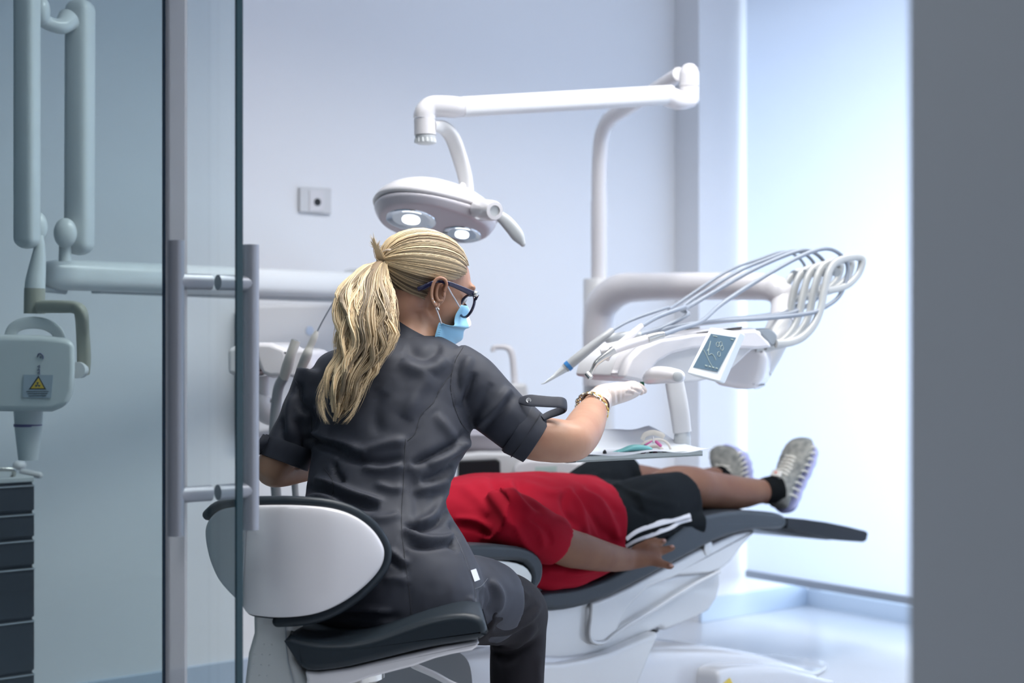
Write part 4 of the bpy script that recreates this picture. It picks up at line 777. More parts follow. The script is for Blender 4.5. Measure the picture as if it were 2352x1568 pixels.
b.tube([Hd(-.025, 0, .01), Hd(-.022, 0, -.045), P(948, 752, 2.80), P(940, 800, 2.78)], [.046, .043, .040, .052], 24, 4)
# near ear
b.tube([Hd(.0, .074, .028), Hd(-.012, .082, .02), Hd(-.014, .082, -.012), Hd(0, .075, -.03)], [.004, .006, .006, .006], 12, 4, round_=True)
ra = [(P(1150, 940, 2.73), .044), (P(1215, 1000, 2.73), .0415), (P(1262, 1010, 2.735), .0415), (P(1300, 1013, 2.745), .0400), (P(1322, 1010, 2.765), .0375), (P(1338, 988, 2.82), .0385), (P(1352, 962, 2.87), .0350), (P(1364, 938, 2.92), .0275), (P(1374, 920, 2.96), .0240), (P(1384, 908, 2.985), .0235)]
b.tube([p for p, r in ra], [r for p, r in ra], 24, 4, round_=True); b.ell(P(1338, 1030, 2.755), (.016, .018, .018)); b.ell(P(1275, 995, 2.76), (.035, .03, .028))
la = [(P(738, 885, 2.76), .037), (P(700, 955, 2.745), .036), (P(660, 1025, 2.735), .035), (P(625, 1074, 2.725), .031), (P(645, 1078, 2.76), .033), (P(705, 1068, 2.81), .030), (V((-.31, 2.87, .775)), .025), (V((-.285, 2.89, .77)), .024)]
b.tube([p for p, r in la], [r for p, r in la], 22, 4, round_=True)
body = put_mesh('body', fuse(b, .0042, 5), SKIN, t)
# near ear with its rim, fold and hollow
b = MB(); b.ell(P(1008, 670, 2.760), (.0135, .007, .025)); b.ell(P(1003, 699, 2.748), (.0065, .005, .008))
eh = [(1021, 668), (1026, 655), (1022, 643), (1011, 638.5), (1001, 643), (994, 656), (991, 674), (993, 689), (999, 700)]
b.tube([P(x, y, 2.737+.003*(x-1008)/18) for x, y in eh], [.0026, .0030, .0032, .0032, .0032, .0030, .0030, .0034, .0042], 12, 6, round_=True)
b.tube([P(x, y, 2.7475) for x, y in eh], .0036, 12, 5, round_=True)
b.tube([P(x, y, 2.745) for x, y in [(1018, 651), (1008, 655), (1003, 668), (1003, 681), (1008, 691), (1015, 690)]], [.0020, .0026, .003, .003, .003, .0025], 12, 5, round_=True)
b.ell(P(1019, 676, 2.747), (.0032, .005, .0055)); b.ell(P(1022, 660, 2.752), (.004, .006, .008))
put_mesh('ear', fuse(b, .0013, 3), SKIN, body)
# eyes
for sg in (-1, 1):
    b = MB(); b.ell(Hd(.071, .031*sg, .012), (.0115, .0115, .0115), HM); e = b.build('eye', mat('eye_white', (.7, .68, .66), .2) if sg < 0 else MATS['eye_white'], body)
    b = MB(); b.ell(Hd(.0805, .031*sg, .011), (.0025, .0055, .0055), HM, n=12, m=8); b.build('iris', mat('iris', (.10, .06, .03), .2) if sg < 0 else MATS['iris'], e)
    b = MB(); b.tube([Hd(.084, .021*sg, .020), Hd(.091, .031*sg, .022), Hd(.083, .042*sg, .019)], .0014, 8, 4); b.build('eyelashes', BLK, e)
# --- tunic
b = MB(); b.loft(torso())
rs = [(P(1030, 850, 2.75), .058), (P(1075, 880, 2.74), .059), (P(1115, 918, 2.735), .0565), (P(1152, 950, 2.73), .052), (P(1185, 980, 2.73), .0485), (P(1226, 1008, 2.73), .0445)]
b.tube([p for p, r in rs], [r for p, r in rs], 30, 4)
ls = [(P(745, 862, 2.755), .054), (P(728, 905, 2.75), .052), (P(705, 950, 2.745), .0495), (P(682, 995, 2.74), .047), (P(663, 1030, 2.735), .0455), (P(654, 1052, 2.73), .045)]
b.tube([p for p, r in ls], [r for p, r in ls], 30, 4)
th = [(P(1020, 1375, 2.60), .082), (P(1085, 1378, 2.66), .080), (P(1135, 1384, 2.71), .073)]
b.tube([p for p, r in th], [r for p, r in th], 28, 4)
me = fuse(b, .0052, 8)
FD = [([(1078, 818), (1062, 870), (1052, 930)], 10, .005), ([(1088, 858), (1076, 895), (1062, 928)], 7, -.005), ([(1172, 890), (1138, 936), (1093, 978)], 8, .006), ([(1180, 905), (1150, 948), (1110, 990)], 8, -.004), ([(1130, 880), (1105, 930), (1080, 985)], 10, -.003),
 ([(920, 830), (960, 850), (1000, 845), (1020, 820)], 14, .005), ([(930, 800), (975, 815), (1015, 800)], 12, -.006), ([(985, 860), (960, 900), (930, 960)], 16, .004), ([(880, 900), (860, 950), (870, 1000)], 16, -.004),
 ([(700, 989), (743, 1006), (798, 1023), (841, 1045)], 9, .007), ([(705, 1003), (745, 1022), (800, 1040)], 8, -.007), ([(931, 1013), (884, 1021), (830, 1040)], 10, .006), ([(773, 1045), (858, 1062), (926, 1052)], 9, -.006), ([(833, 1070), (880, 1078), (926, 1068)], 10, .005),
 ([(1075, 990), (1035, 1025), (985, 1050), (945, 1066)], 8, -.007), ([(1080, 1008), (1040, 1042), (985, 1070)], 9, .006), ([(1060, 1052), (1020, 1085), (965, 1105)], 8, -.006), ([(1045, 1075), (1010, 1110), (950, 1130)], 9, .006),
 ([(722, 1098), (764, 1112), (824, 1138), (880, 1151)], 8, .007), ([(705, 1118), (745, 1130), (815, 1156), (870, 1166)], 7, -.007), ([(764, 1060), (772, 1085), (790, 1110)], 6, -.006), ([(700, 1150), (740, 1140), (780, 1150)], 8, .006), ([(860, 1110), (900, 1122), (925, 1120)], 9, .004),
 ([(1028, 1104), (1010, 1150), (990, 1190), (955, 1205)], 9, .007), ([(1032, 1165), (1005, 1200), (960, 1215), (930, 1205)], 7, -.008), ([(926, 1213), (965, 1238), (1020, 1240), (1050, 1225)], 8, .007), ([(935, 1250), (975, 1256), (1030, 1248), (1052, 1262)], 7, -.006), ([(1035, 1195), (1048, 1225), (1035, 1248)], 6, -.007),
 ([(850, 1190), (890, 1190), (920, 1180)], 9, .004), ([(892, 1262), (915, 1280), (935, 1296)], 7, .005), ([(880, 1275), (905, 1292), (930, 1308)], 6, -.004), ([(880, 1330), (910, 1328), (938, 1336)], 9, .003), ([(760, 1405), (830, 1400), (900, 1408)], 6, .005), ([(770, 1416), (850, 1414), (920, 1418)], 5, -.005),
 ([(1110, 1352), (1112, 1385), (1104, 1412)], 6, -.006), ([(1128, 1330), (1150, 1370), (1140, 1410)], 7, .005), ([(1120, 1330), (1135, 1375), (1122, 1410)], 5, -.004), ([(1075, 1370), (1090, 1395), (1080, 1420)], 7, .004),
 ([(688, 880), (690, 930), (712, 950)], 6, -.006), ([(672, 905), (664, 950), (670, 1010)], 9, .005), ([(685, 960), (697, 1000), (702, 1050)], 7, -.006), ([(650, 960), (650, 1000), (660, 1035)], 7, -.003), ([(717, 945), (712, 985), (716, 1020)], 6, -.006), ([(725, 930), (745, 970), (735, 1000)], 9, .005), ([(940, 1080), (960, 1160), (955, 1190)], 12, -.003), ([(1000, 950), (1040, 1000), (1075, 1030)], 10, .004)]
SEAM = [[(931, 1008), (929, 1060), (926, 1120), (922, 1200), (927, 1260), (936, 1330), (943, 1390), (944, 1428)], [(1064, 797), (1046, 828), (1037, 862), (1036, 900), (1046, 940), (1062, 975), (1086, 1002)], [(1037, 856), (1012, 892), (997, 922), (968, 952), (953, 995), (936, 1012)], [(677, 872), (687, 892), (691, 918), (712, 945), (716, 1000)], [(745, 1075), (766, 1110), (762, 1150)]]
PK = [[(1046, 1232), (1060, 1262), (1074, 1300), (1082, 1322), (1090, 1350), (1092, 1385), (1078, 1420)], [(1090, 1352), (1106, 1345), (1120, 1328)]]
folds(me, [(p, w*1.1, h*1.6) for p, w, h in FD]+[(s_, 2.6, -.0022) for s_ in SEAM]+[(s_, 2.0, -.0014) for s_ in PK])
wob(me, .0035, 11, 5); wob(me, .0012, 38, 9)
top = put_mesh('tunic', me, SCRUB, t)
org = origin_of(t); tb = BVHTree.FromPolygons([V(c)+org for c in vco(me)], [list(p.vertices) for p in me.polygons])
DK = mat('seam_thread', (.022, .024, .030), .8); LT = mat('pale_stitching', (.10, .11, .13), .7)
for s_ in SEAM:
    pts = on_surface(tb, s_, .0001, 6)
    if len(pts) > 3: b = MB(); b.tube(pts, .0007, 5); b.build('seam', DK, top)
for s_ in PK:
    pts = on_surface(tb, s_, .0002, 6)
    if len(pts) > 3: b = MB(); b.tube(pts, .0005, 5); b.build('stitched_seam', LT, top)
q = [hit(tb, x, y, .0012) for x, y in ((1080, 1310), (1092, 1306), (1101, 1331), (1089, 1336))]; b = MB(); b.prism(q, (0, .0008, 0)); b.build('hip_label', mat('label_white', (.55, .56, .60), .5), top)
# turned-up cuffs
def cuff(c0, c1, r0, r1, px=None):
    ax = (c1-c0).normalized(); rings = []; x = ax.orthogonal().normalized(); y = ax.cross(x)
    for h, r in ((-.002, r0-.006), (-.002, r0+.0025), (.004, r0+.004), (.5, None), (1, None), (1.02, r1-.001), (.98, r1-.006), (.5, r1-.009)):
        L = (c1-c0).length; hh = h if h < .01 else h*L; r = r if r is not None else (r0+(r1-r0)*h+.0036)
        rings.append([c0+ax*hh+(x*math.cos(a)+y*math.sin(a))*(r+.0012*math.sin(a*3+h)) for a in np.linspace(0, 2*math.pi, 41)[:-1]])
    m_ = MB(); m_.loft(rings, cap=False); return m_
c = cuff(P(1187, 984, 2.73), P(1232, 1013, 2.73), .0475, .0425); co_ = c.build('right_cuff', SCRUB, top, ang=60)
b = MB(); c0, c1 = P(1208, 998, 2.73), P(1211, 1000, 2.73); ax = (c1-c0).normalized(); x = ax.orthogonal().normalized(); y = ax.cross(x)
b.tube([c0+(x*math.cos(a)+y*math.sin(a))*.0494 for a in np.linspace(0, 2*math.pi, 41)[:-1]], .0007, 5, closed=True); b.build('cuff_stitch', DK, co_)
c = cuff(P(668, 1020, 2.735), P(652, 1062, 2.73), .0455, .0435); c.build('left_cuff', SCRUB, top, ang=60)
b = MB(); b.tube([P(1193, 919, 2.70), P(1214, 919, 2.693), P(1240, 921, 2.69), P(1268, 923, 2.69), P(1288, 924, 2.69), P(1299, 929, 2.70), P(1297, 938, 2.71), P(1284, 944, 2.715), P(1262, 952, 2.715), P(1246, 960, 2.71)], [(.0018, .007), (.0022, .0125), (.0022, .0125), (.0022, .0120), (.0024, .0120), (.0028, .0115), (.0022, .009), (.0022, .009), (.002, .008), (.002, .006)], 14, 4, up=V((0, .8, 1)), sq=3); b.build('sleeve_tab', SCRUB, top, ang=60)
b = MB(); b.lathe(P(1214, 919, 2.6895), [(.0028, 0), (.0034, .0008), (.0045, .0012), (.0047, .0004), (.0044, 0)], (0, -1, .2), 20); b.build('snap_button', mat('snap_white', (.7, .7, .7), .3), top)
b = MB(); b.tube([P(612, 1000, 2.70), P(602, 1018, 2.695), P(594, 1034, 2.70), P(600, 1040, 2.71)], [(.002, .007), (.002, .008), (.002, .007), (.002, .005)], 12, 3, up=V((.8, .2, .3)), sq=3); b.build('sleeve_tab', SCRUB, top)
# stand-up collar
rings = []
for px_, dy, ry, ky, dd, rd, k in ((948, 800, 20, 6, 2.783, .085, 70), (949, 780, 24, 7, 2.786, .066, 58), (949, 756, 27, 9, 2.79, .056, 51), (948, 748, 28, 9, 2.79, .053, 49.5), (948, 750, 28, 9, 2.79, .050, 47), (948, 772, 25, 7, 2.79, .054, 47)):
    rings.append([P(px_+k*math.cos(a), dy+ry*math.cos(a)+ky*math.sin(a), dd-rd*math.sin(a)) for a in np.linspace(0, 2*math.pi, 41)[:-1]])
b = MB(); b.loft(rings, cap=False); b.build('collar', SCRUB, top, ang=60)
# --- trousers and shoes
b = MB()
tr = [(P(1060, 1385, 2.62), .074), (P(1120, 1392, 2.70), .070), (P(1165, 1398, 2.77), .066), (P(1186, 1412, 2.82), .063), (P(1190, 1450, 2.84), .056), (P(1188, 1520, 2.84), .053), (P(1188, 1600, 2.84), .052), (P(1188, 1700, 2.84), .052), (P(1188, 1880, 2.84), .050)]
b.tube([p for p, r in tr], [r for p, r in tr], 26, 4)
tl_ = [(V((-.33, 2.58, .50)), .080), (V((-.38, 2.68, .495)), .070), (V((-.41, 2.78, .475)), .060), (V((-.425, 2.82, .43)), .056), (V((-.425, 2.83, .25)), .050), (V((-.425, 2.83, .09)), .048)]
b.tube([p for p, r in tl_], [r for p, r in tl_], 24, 4)
b.ell(V((-.21, 2.585, .52)), (.16, .11, .05))
me = fuse(b, .0055, 6)
folds(me, [([(1125, 1458), (1170, 1450), (1215, 1420), (1245, 1385)], 7, .006), ([(1122, 1470), (1175, 1466), (1222, 1436)], 6, -.007), ([(1130, 1484), (1180, 1482), (1235, 1440)], 7, .007), ([(1125, 1495), (1170, 1500), (1230, 1475)], 6, -.006), ([(1135, 1440), (1185, 1425), (1232, 1385)], 6, -.006), ([(1120, 1430), (1155, 1408), (1170, 1372)], 5, -.006), ([(1150, 1345), (1185, 1355), (1215, 1370)], 6, .004), ([(1140, 1505), (1160, 1520), (1190, 1512)], 7, .005), ([(1240, 1500), (1235, 1540), (1240, 1568)], 8, .003), ([(1140, 1520), (1150, 1560), (1160, 1600)], 9, -.003)])
wob(me, .003, 12, 2); tro = put_mesh('trousers', me, TROU, t)
for hx, tx in ((V((.010, 2.80, 0)), V((.06, 3.02, 0))), (V((-.425, 2.80, 0)), V((-.45, 3.03, 0)))):
    b = MB(); d = tx-hx; b.tube([hx+V((0, 0, .045)), hx+d*.3+V((0, 0, .045)), hx+d*.65+V((0, 0, .034)), hx+d+V((0, 0, .026))], [(.034, .045), (.036, .045), (.042, .034), (.030, .022)], 20, 4, round_=True, up=Z3, sq=2.4); sh_ = b.build('clog', mat('white_clog', (.7, .7, .7), .4) if hx.x > -.1 else MATS['white_clog'], t)
# --- glove hand
GL = mat('latex_glove', (.56, .48, .44), .38, coat=.15, sss=.1)
b = MB()
gp = [(P(1372, 924, 2.95), (.0270, .0270)), (P(1388, 910, 2.97), (.0275, .0250)), (P(1406, 905, 2.99), (.032, .0230)), (P(1424, 901, 3.01), (.036, .0215)), (P(1440, 898, 3.03), (.036, .0180)), (P(1447, 897, 3.04), (.030, .0130))]
b.tube([p for p, r in gp], [r for p, r in gp], 24, 4, up=V((-.35, -.25, 1)), round_=True)
hd = (gp[-1][0]-gp[1][0]).normalized(); lat = V((.62, -.70, -.28)).normalized()
for k, (o_, pts, r_) in enumerate(((-.028, [(1441, 886, 3.05), (1456, 884, 3.075), (1466, 890, 3.095), (1472, 898, 3.105)], .0092), (-.010, [(1443, 889, 3.045), (1459, 886, 3.065), (1471, 891, 3.08), (1479, 897, 3.085)], .0094), (.010, [(1440, 897, 3.03), (1453, 893, 3.045), (1464, 897, 3.055), (1473, 900, 3.06)], .0090), (.028, [(1430, 904, 3.01), (1441, 903, 3.02), (1449, 906, 3.03), (1456, 908, 3.04)], .0078))):
    b.tube([P(*q_) for q_ in pts], [r_*1.08, r_, r_*.95, r_*.78], 14, 4, round_=True)
b.tube([P(1395, 900, 3.0), P(1412, 898, 3.04), P(1428, 902, 3.07), P(1442, 908, 3.09)], [.012, .0115, .010, .0085], 14, 4, round_=True)
me = fuse(b, .0026, 3)
folds(me, [([(1398, 892+0), (1404, 910), (1404, 934)], 3, -.0026), ([(1405, 888), (1411, 908), (1412, 930)], 3, .0024), ([(1414, 886), (1419, 905), (1420, 928)], 2.6, -.0022), ([(1438, 882), (1441, 892), (1440, 906)], 2.4, .0018), ([(1452, 880), (1455, 888), (1452, 896)], 2, -.0016), ([(1448, 889), (1460, 894), (1474, 903)], 2.2, -.0040), ([(1436, 902), (1446, 902), (1456, 904)], 2.2, -.0035), ([(1425, 882), (1430, 900), (1428, 920)], 2.4, -.0014), ([(1390, 896), (1396, 915), (1394, 934)], 2.6, .0016)])
gl = put_mesh('latex_glove', me, GL, t)
c0 = P(1368, 930, 2.945); ax = (P(1388, 908, 2.975)-c0).normalized(); x = ax.orthogonal().normalized(); y = ax.cross(x); rings = []
for h, r in ((.026, .0255), (.014, .0272), (.004, .0292), (-.002, .0312), (-.004, .0318), (-.003, .0308), (.006, .0285)):
    rings.append([c0+ax*(h+.004*math.sin(a*2+.6))+(x*math.cos(a)+y*math.sin(a))*(r+.001*math.sin(a*5)) for a in np.linspace(0, 2*math.pi, 49)[:-1]])
b = MB(); b.loft(rings, cap=False); b.build('glove_cuff', GL, gl, ang=60)
# left gloved hand (beyond the torso, at the reclining person's head)
b = MB(); w0 = V((-.285, 2.89, .77)); hv = V((.45, .75, -.25)).normalized(); lv = V((.8, -.55, 0)).normalized()
b.tube([w0, w0+hv*.03, w0+hv*.07, w0+hv*.09], [(.024, .022), (.034, .02), (.036, .016), (.03, .012)], 20, 3, up=V((0, 0, 1)), round_=True)
for k in range(4):
    s0 = w0+hv*.085+lv*(-.027+.018*k); L = (.062, .072, .068, .054)[k]; b.tube([s0, s0+hv*L*.5+V((0, 0, -.006)), s0+hv*L*.85+V((0, 0, -.024))], [.009, .0085, .007], 12, 3, round_=True)
b.tube([w0+hv*.03+lv*.03, w0+hv*.06+lv*.05+V((0, 0, -.012)), w0+hv*.085+lv*.055+V((0, 0, -.028))], [.012, .010, .008], 12, 3, round_=True)
put_mesh('latex_glove', fuse(b, .004, 3), GL, t)
# bracelets
GOLD = mat('yellow_gold', (.80, .55, .18), .22, metal=1); SILV = mat('white_gold', (.70, .68, .62), .2, metal=1)
br = thing('x', '', '', (0, 0, 0)) if False else None
for nm, shf, tl_2, mt_, rr in (('gold_bracelet', 0, .0, GOLD, .0335), ('silver_bracelet', -.005, .012, SILV, .0345)):
    c0 = P(1363, 936, 2.925)+ax*shf; N = 26; x2 = (x+ax*tl_2*20*.0).normalized(); b = MB(); pts = []
    for i in range(N):
        a = 2*math.pi*i/N; p = c0+(x*math.cos(a)+y*math.sin(a))*rr; p += ax*(-.5 if nm[0] == 's' else -.25)*max(0, (x*math.cos(a)+y*math.sin(a)).x)*.02; pts.append(p)
    for i in range(N):
        p = pts[i]; tn = (pts[(i+1) % N]-pts[i-1]).normalized(); rd = (p-c0).normalized(); sd = tn.cross(rd)
        d = (sd if i % 2 else rd*.5+sd*.6).normalized(); L = (pts[1]-pts[0]).length*.72
        b.tube([p+tn*L*math.cos(q_)+d*.0036*math.sin(q_) for q_ in np.linspace(0, 2*math.pi, 11)[:-1]], .0011, 6, closed=True)
    b.build(nm, mt_, t)
# --- surgical mask
ed = [(1059, 700, 2.795), (1049, 718, 2.79), (1045, 736, 2.785), (1041, 748, 2.775), (1024, 746, 2.765), (1008, 741, 2.76), (1003, 762, 2.755), (998, 785, 2.755), (996, 810, 2.76)]
mi = [(1064, 694, 2.85), (1074, 712, 2.86), (1080, 730, 2.865), (1078, 746, 2.865), (1070, 760, 2.865), (1060, 776, 2.86), (1050, 790, 2.85), (1040, 805, 2.84), (1030, 820, 2.83)]
e_, m_ = cr(ed, 4), cr(mi, 4); rowsm = []
for i in range(len(e_)):
    s_ = i/(len(e_)-1); A, M_ = P(*e_[i]), P(*m_[i]); Fz = M_+(M_-A)*.0+hl_*.075-hf*.055; row = []
    for k in range(13):
        u_ = k/12
        if u_ <= .5: p = A.lerp(M_, u_*2)+hf*.012*math.sin(u_*2*math.pi)
        else: p = M_.lerp(Fz, (u_-.5)*2)+hf*.012*math.sin((u_-.5)*2*math.pi)
        p += hf*.0035*math.sin(s_*math.pi*7)*min(1, u_*6+.3)
        row.append(p)
    rowsm.append(row)
vs = [p for r in rowsm for p in r]; n = 13; b = MB(); 
b.add(vs, [(i*n+j, (i+1)*n+j, (i+1)*n+j+1, i*n+j+1) for i in range(len(rowsm)-1) for j in range(n-1)])
MB_ = mat('mask_blue', (.28, .58, .80), .65, sheen=.2); MW = mat('mask_white', (.72, .72, .76), .7)
o = b.build('face_mask', MB_, t, ang=180, mats=[MW]); o.modifiers.new('s', 'SOLIDIFY').thickness = .0008
for i, p in enumerate(o.data.polygons):
    r_, c_ = divmod(i, n-1)
    if (2 < c_ and r_ < 12): p.material_index = 1
b = MB(); b.tube([P(1027, 655, 2.742), P(1036, 672, 2.75), P(1047, 690, 2.775), P(1056, 706, 2.79)], .0014, 8, 4); b.build('ear_loop', MW, o)
b = MB(); b.tube([P(1001, 706, 2.745), P(1007, 722, 2.75), (P(1014, 743, 2.757))], .0014, 8, 4); b.build('ear_loop', MW, o)
b = MB()
for k in range(9):
    for w_ in (0, 1): b.ell(P(1010.5-k*1.1+w_*3, 748+k*5, 2.7535), (.0006, .0006, .0006), n=6, m=4)
tag(b.build('edge_welds', DK, o), kind='stuff')
# --- glasses and ear studs
NAVY = mat('navy_frame', (.012, .012, .045), .18, coat=.6); g_ = thing('x', '', '', (0, 0, 0)) if False else t
b = MB(); b.tube([P(960, 664, 2.745), P(975, 659, 2.742), P(992, 650, 2.742), P(1008, 646, 2.748), P(1028, 650, 2.742), P(1045, 656, 2.748), P(1070, 667, 2.76), P(1086, 674, 2.765), P(1097, 677, 2.768)], [(.0022, .0045), (.0022, .0050), (.0022, .004), (.002, .0028), (.0022, .0042), (.0022, .0045), (.0022, .0052), (.0025, .0056), (.003, .005)], 14, 4, up=V((.1, .1, 1)), sq=3); gf = b.build('glasses', NAVY, t)
gx, gy, gu = hl_, hu, hf
def GR(x_, y_): return P(1093, 688, 2.775)+hl_*(.026+x_)+hu*(y_-.010)-hf*(abs(x_)*.06)
rim = [GR(.027*math.cos(a), .021*math.sin(a)*(1 if math.sin(a) > 0 else 1.15)) for a in np.linspace(0, 2*math.pi, 29)[:-1]]
b = MB(); b.tube(rim, [(.0022, .0028)]*28, 10, closed=True, up=hf); b.build('lens_rim', NAVY, gf)
b = MB(); b.loft([[p for p in rim], [p+hf*.001 for p in rim]]); b.build('lens', WGLASS, gf)
rim2 = [p+hl_*.068 for p in rim]; b = MB(); b.tube(rim2, [(.0022, .0028)]*28, 10, closed=True, up=hf); b.build('lens_rim', NAVY, gf)
b = MB(); b.loft([[p for p in rim2], [p+hf*.001 for p in rim2]]); b.build('lens', WGLASS, gf)
b = MB(); b.tube([GR(.027, .004), GR(.034, .009), GR(.041, .004)], .002, 8, 3); b.tube([GR(-.027, .01), P(1097, 677, 2.768)], [.003, .003], 8); b.build('bridge', NAVY, gf)
b = MB(); b.tube([GR(.095, .008), GR(.095, .01)-hf*.07, GR(.093, .01)-hf*.12], .0025, 8, 3); b.build('far_temple', NAVY, gf)
b = MB(); b.lathe(P(1093, 675, 2.760), [(.0048, -.001), (.0052, .0005), (.004, .0018), (.002, .0028), (.0001, .003)], (-hl_), 20); b.build('silver_rosette', CHR, gf)
for x_, y_, r_ in ((992.5, 686, .0024), (997.5, 694, .0022), (1005, 706, .0014), (1006.5, 710, .0026)): b = MB(); b.ell(P(x_, y_, 2.7335), (r_, r_, r_), n=10, m=7); b.build('ear_stud', CHR, t)
# --- hair
rng = np.random.RandomState(3)
skull = MB(); skull.ell(Hd(-.004, 0, .044), (.091, .077, .072), HM, 40, 28); skm = skull.mesh('tmp'); sb = surf(skm); bpy.data.meshes.remove(skm)
hl_px = [(1079, 606), (1072, 622), (1058, 636), (1042, 641), (1026, 640), (1011, 633), (997, 637), (985, 655), (980, 674), (970, 690), (952, 700), (930, 708), (912, 704)]
loc = []
SC = Hd(-.004, 0, .044); RD = V((.091, .077, .072)); HI = HM.transposed()
for x_, y_ in hl_px:
    p = hit(sb, x_, y_)
    if p is None: 
        # nearest point on the skull to this ray
        r_ = V(((x_-1176)/F, 1, -(y_-784)/F)); p = V((0, 0, CH))+r_*2.80; q_ = HI @ (p-SC); q_ = V((q_.x/RD.x, q_.y/RD.y, q_.z/RD.z)).normalized(); 
    else: q_ = HI @ (p-SC); q_ = V((q_.x/RD.x, q_.y/RD.y, q_.z/RD.z)).normalized()
    loc.append(q_)
front = V((.88, 0, .47)).normalized(); nape = V((-.80, 0, -.60)).normalized()
half = [front]+loc+[nape]
full = half+[V((q_.x, -q_.y, q_.z)) for q_ in half[-2:0:-1]]
hq = cr(full+[full[0]], 6)[:-1]; hq = hq/np.linalg.norm(hq, axis=1)[:, None]; NH = len(hq)
TI = P(890, 602, 2.79); tq = HI @ (TI-SC); tq = np.array([tq.x/RD.x, tq.y/RD.y, tq.z/RD.z]); tr_n = np.linalg.norm(tq); tq = tq/tr_n
def hairpath(q0, lift, n=13, j=0):
    w = math.acos(max(-1, min(1, float(q0@tq)))); out = []
    for i in range(n):
        s_ = i/(n-1); u_ = (math.sin((1-s_)*w)*q0+math.sin(s_*w)*tq)/math.sin(w)
        r_ = 1.0+lift*min(1, s_*5)+.03*math.sin(s_*math.pi)+(max(tr_n, 1.0)-1)*s_**3; r_ *= 1
        out.append(SC+HM @ V((u_[0]*RD.x*r_, u_[1]*RD.y*r_, u_[2]*RD.z*r_)))
    return out
rowsH = [hairpath(q_, .0) for q_ in hq]
b = MB(); vs = [p for r in rowsH for p in r]; b.add(vs, [(i*13+j, ((i+1) % NH)*13+j, ((i+1) % NH)*13+j+1, i*13+j+1) for i in range(NH) for j in range(12)])
capo = b.build('hair', mat('hair_under', (.22, .15, .085), .6), t, ang=180)
def strands(name, paths, rad, cols, m, parent):
    vs = []; fs = []; cl = []
    for pts, r_, c_ in zip(paths, rad, cols):
        pts = np.array([list(p) for p in pts]); n = len(pts); tn = np.gradient(pts, axis=0); tn /= np.linalg.norm(tn, axis=1)[:, None]+1e-9
        up = np.array([.3, -1, .2]); x_ = np.cross(tn, up); x_ /= np.linalg.norm(x_, axis=1)[:, None]+1e-9; y_ = np.cross(tn, x_)
        tap = np.clip(np.minimum(np.linspace(.6, 6, n), np.linspace(5, .12, n)), 0, 1)*r_; base = len(vs)
        for k in range(3):
            a = 2*math.pi*k/3
            vs_k = pts+(x_*math.cos(a)+y_*math.sin(a))*tap[:, None]; vs.extend(map(tuple, vs_k)); 
        for i in range(n-1):
            for k in range(3): a0, a1 = base+k*n+i, base+((k+1) % 3)*n+i; fs.append((a0, a1, a1+1, a0+1))
        for k in range(3): cl.extend([(*(np.array(c_[0])*(1-s_)+np.array(c_[1])*s_), 1) for s_ in np.linspace(0, 1, n)])
    me = bpy.data.meshes.new(name); me.from_pydata(vs, [], fs); at = me.color_attributes.new('strand', 'FLOAT_COLOR', 'POINT'); at.data.foreach_set('color', np.array(cl, 'f').ravel())
    me.shade_smooth(); return put_mesh(name, me, m, parent)
HAIR = mat('blonde_hair', (.5, .38, .22), .42, attr='strand', spec=.6)
def tone(k): # k 0 dark .. 1 light
    return np.array([.10, .070, .046])*(1-k)+np.array([1.0, .77, .47])*k
paths = []; rad = []; cols = []
for i in range(2600):
    f_ = rng.rand()*NH; i0 = int(f_) % NH; q_ = hq[i0]*(1-(f_ % 1))+hq[(i0+1) % NH]*(f_ % 1); q_ = q_+rng.randn(3)*.02
    s0 = rng.rand()**1.5*.75 if rng.rand() < .6 else 0
    q_ = q_/np.linalg.norm(q_); w = s0; q_ = q_*(1-w)+tq*w; q_ /= np.linalg.norm(q_)
    lk = math.sin(f_*2.1)+math.sin(f_*.9+1)*.6+math.sin(f_*5.3)*.5
    low = 1 if 6*7 < f_ < 6*20 else 0
    k0 = .36+.18*lk+rng.randn()*.10-(.22 if low else 0)
    pth = hairpath(q_, .010+rng.rand()*.022+.012*max(0, lk)); paths.append(pth); rad.append(.0007+.0006*rng.rand())
    cols.append((tone(np.clip(k0, 0, 1)), tone(np.clip(k0+.38-(.2 if low else 0), 0, 1))))
st = strands('scalp_strands', paths, rad, cols, HAIR, capo)
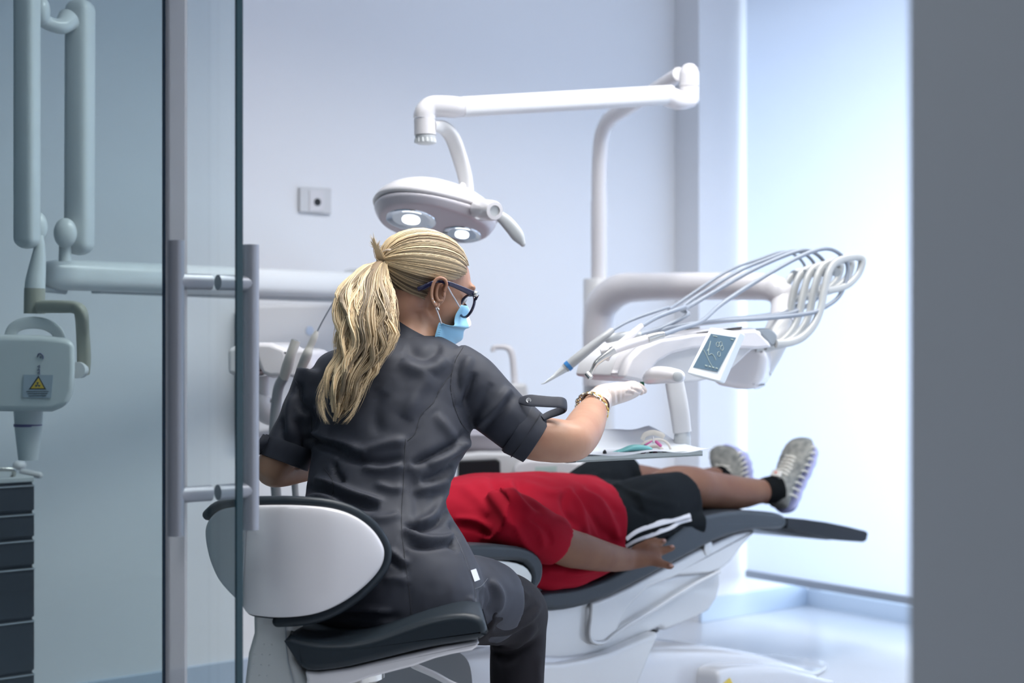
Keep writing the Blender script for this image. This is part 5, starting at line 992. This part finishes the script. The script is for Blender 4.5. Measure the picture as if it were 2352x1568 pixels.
# ponytail
cen = cr([(889, 602, 2.785), (872, 606, 2.765), (853, 640, 2.715), (843, 690, 2.67), (842, 735, 2.645), (838, 785, 2.63), (822, 830, 2.62), (798, 870, 2.612), (784, 910, 2.608), (776, 948, 2.606), (768, 980, 2.606)], 6)
hw = cr([(8, .008), (16, .014), (36, .024), (57, .030), (58, .030), (56, .028), (44, .024), (40, .020), (38, .017), (26, .012), (6, .006)], 6); NC = len(cen)
paths = []; rad = []; cols = []
for L_ in range(64):
    u0 = rng.uniform(-1, 1); v0 = rng.uniform(-1, 1)*math.sqrt(max(0, 1-u0*u0)); ph = rng.rand()*6.3; am = rng.uniform(4, 11); wl = rng.uniform(95, 150); k_ = np.clip(.74+rng.randn()*.28-(.22 if v0 > .35 else 0)+(-.12 if u0 > .6 else 0), .05, 1)
    end = rng.uniform(.80, 1.0) if abs(u0) < .6 else rng.uniform(.60, .93); ns = 34; spread = rng.uniform(.05, .13)
    for s_ in range(ns):
        du, dv = rng.randn()*spread, rng.randn()*spread*1.3; stop = int(NC*end*rng.uniform(.86, 1.0)); pts = []; kk = np.clip(k_+rng.randn()*.10, 0, 1)
        for i in range(0, stop, 2):
            tt = i/(NC-1); x_, y_, d_ = cen[i]; w_, dp = hw[i]; u_ = u0*(1 if tt > .1 else tt*10)+du*min(1, tt*6)*(1-.4*(i/stop)); v_ = v0+dv
            arc = y_-600; wv = am*math.sin(arc/wl*2*math.pi+ph)*min(1, tt*3)*(1+tt*.6)*(1-.85*tt**3); tang = math.sin(arc/wl*2*math.pi*1.0+ph+1.5)
            px_ = x_+u_*w_+wv; py_ = y_+u_*w_*(.25 if tt > .1 else 0)+tang*2; dd = d_-v_*dp-(.004*tang)
            pts.append(P(px_, py_, dd))
        if len(pts) < 4: continue
        pts[0] = P(888, 602+rng.randn()*4, 2.785); paths.append(pts); rad.append(.0007+.0007*rng.rand()); cols.append((tone(kk*.9), tone(min(1, kk*1.05))))
for s_ in range(150):                                # flyaway hairs
    i0 = rng.randint(6, NC-10); x_, y_, d_ = cen[i0]; sg = rng.choice([-1, 1]); pts = []; cx_ = rng.uniform(-25, 25); n_ = rng.randint(8, 16)
    for i in range(n_):
        j = i0+i*2
        if j >= NC-1: break
        x2, y2, d2 = cen[j]; q_ = i/n_; pts.append(P(x2+sg*(hw[j][0]*rng.uniform(.95, 1.0)+10*math.sin(q_*3.1))+cx_*q_*q_, y2, d2+.0*q_-.004))
    if len(pts) < 4: continue
    paths.append(pts); rad.append(.00028); cols.append((tone(.6), tone(.8)))
for s_ in range(110):                                # short tuft above the tie
    e_x, e_y = (rng.normal(856, 4), rng.normal(552, 9)) if s_ % 3 else (rng.normal(872, 3), rng.normal(562, 7)); r0 = rng.randn(2)*3
    paths.append([P(884+r0[0], 604+r0[1], 2.775), P(872+r0[0]*1.5, 592, 2.765), P(866+r0[0]*1.2, 576, 2.76), P((864+e_x)/2, (570+e_y)/2, 2.76), P(e_x, e_y, 2.76)]); rad.append(.0006); cols.append((tone(.5), tone(.75)))
b = MB(); b.tube([P(*c_) for c_ in cen[2:-22:2]], [(w_*.6*2.65/F, dp*.5) for w_, dp in hw[2:-22:2]], 16, up=V((0, 1, 0))); b.build('ponytail_core', MATS['hair_under'], capo)
strands('ponytail', paths, rad, cols, HAIR, capo)
b = MB(); c0 = P(893, 599, 2.772)
for k in range(3):
    cc = c0+V((-.002+.0025*k, .001, .001*k)); axx = (P(905, 604, 2.8)-P(872, 600, 2.77)).normalized(); x_ = Z3; y_ = axx.cross(x_).normalized(); b.tube([cc+(x_*math.cos(a)*.0200+y_*math.sin(a)*.0235) for a in np.linspace(0, 2*math.pi, 25)[:-1]], .0026, 8, closed=True)
b.build('hair_tie', mat('cream_hair_tie', (.72, .60, .48), .6), capo)
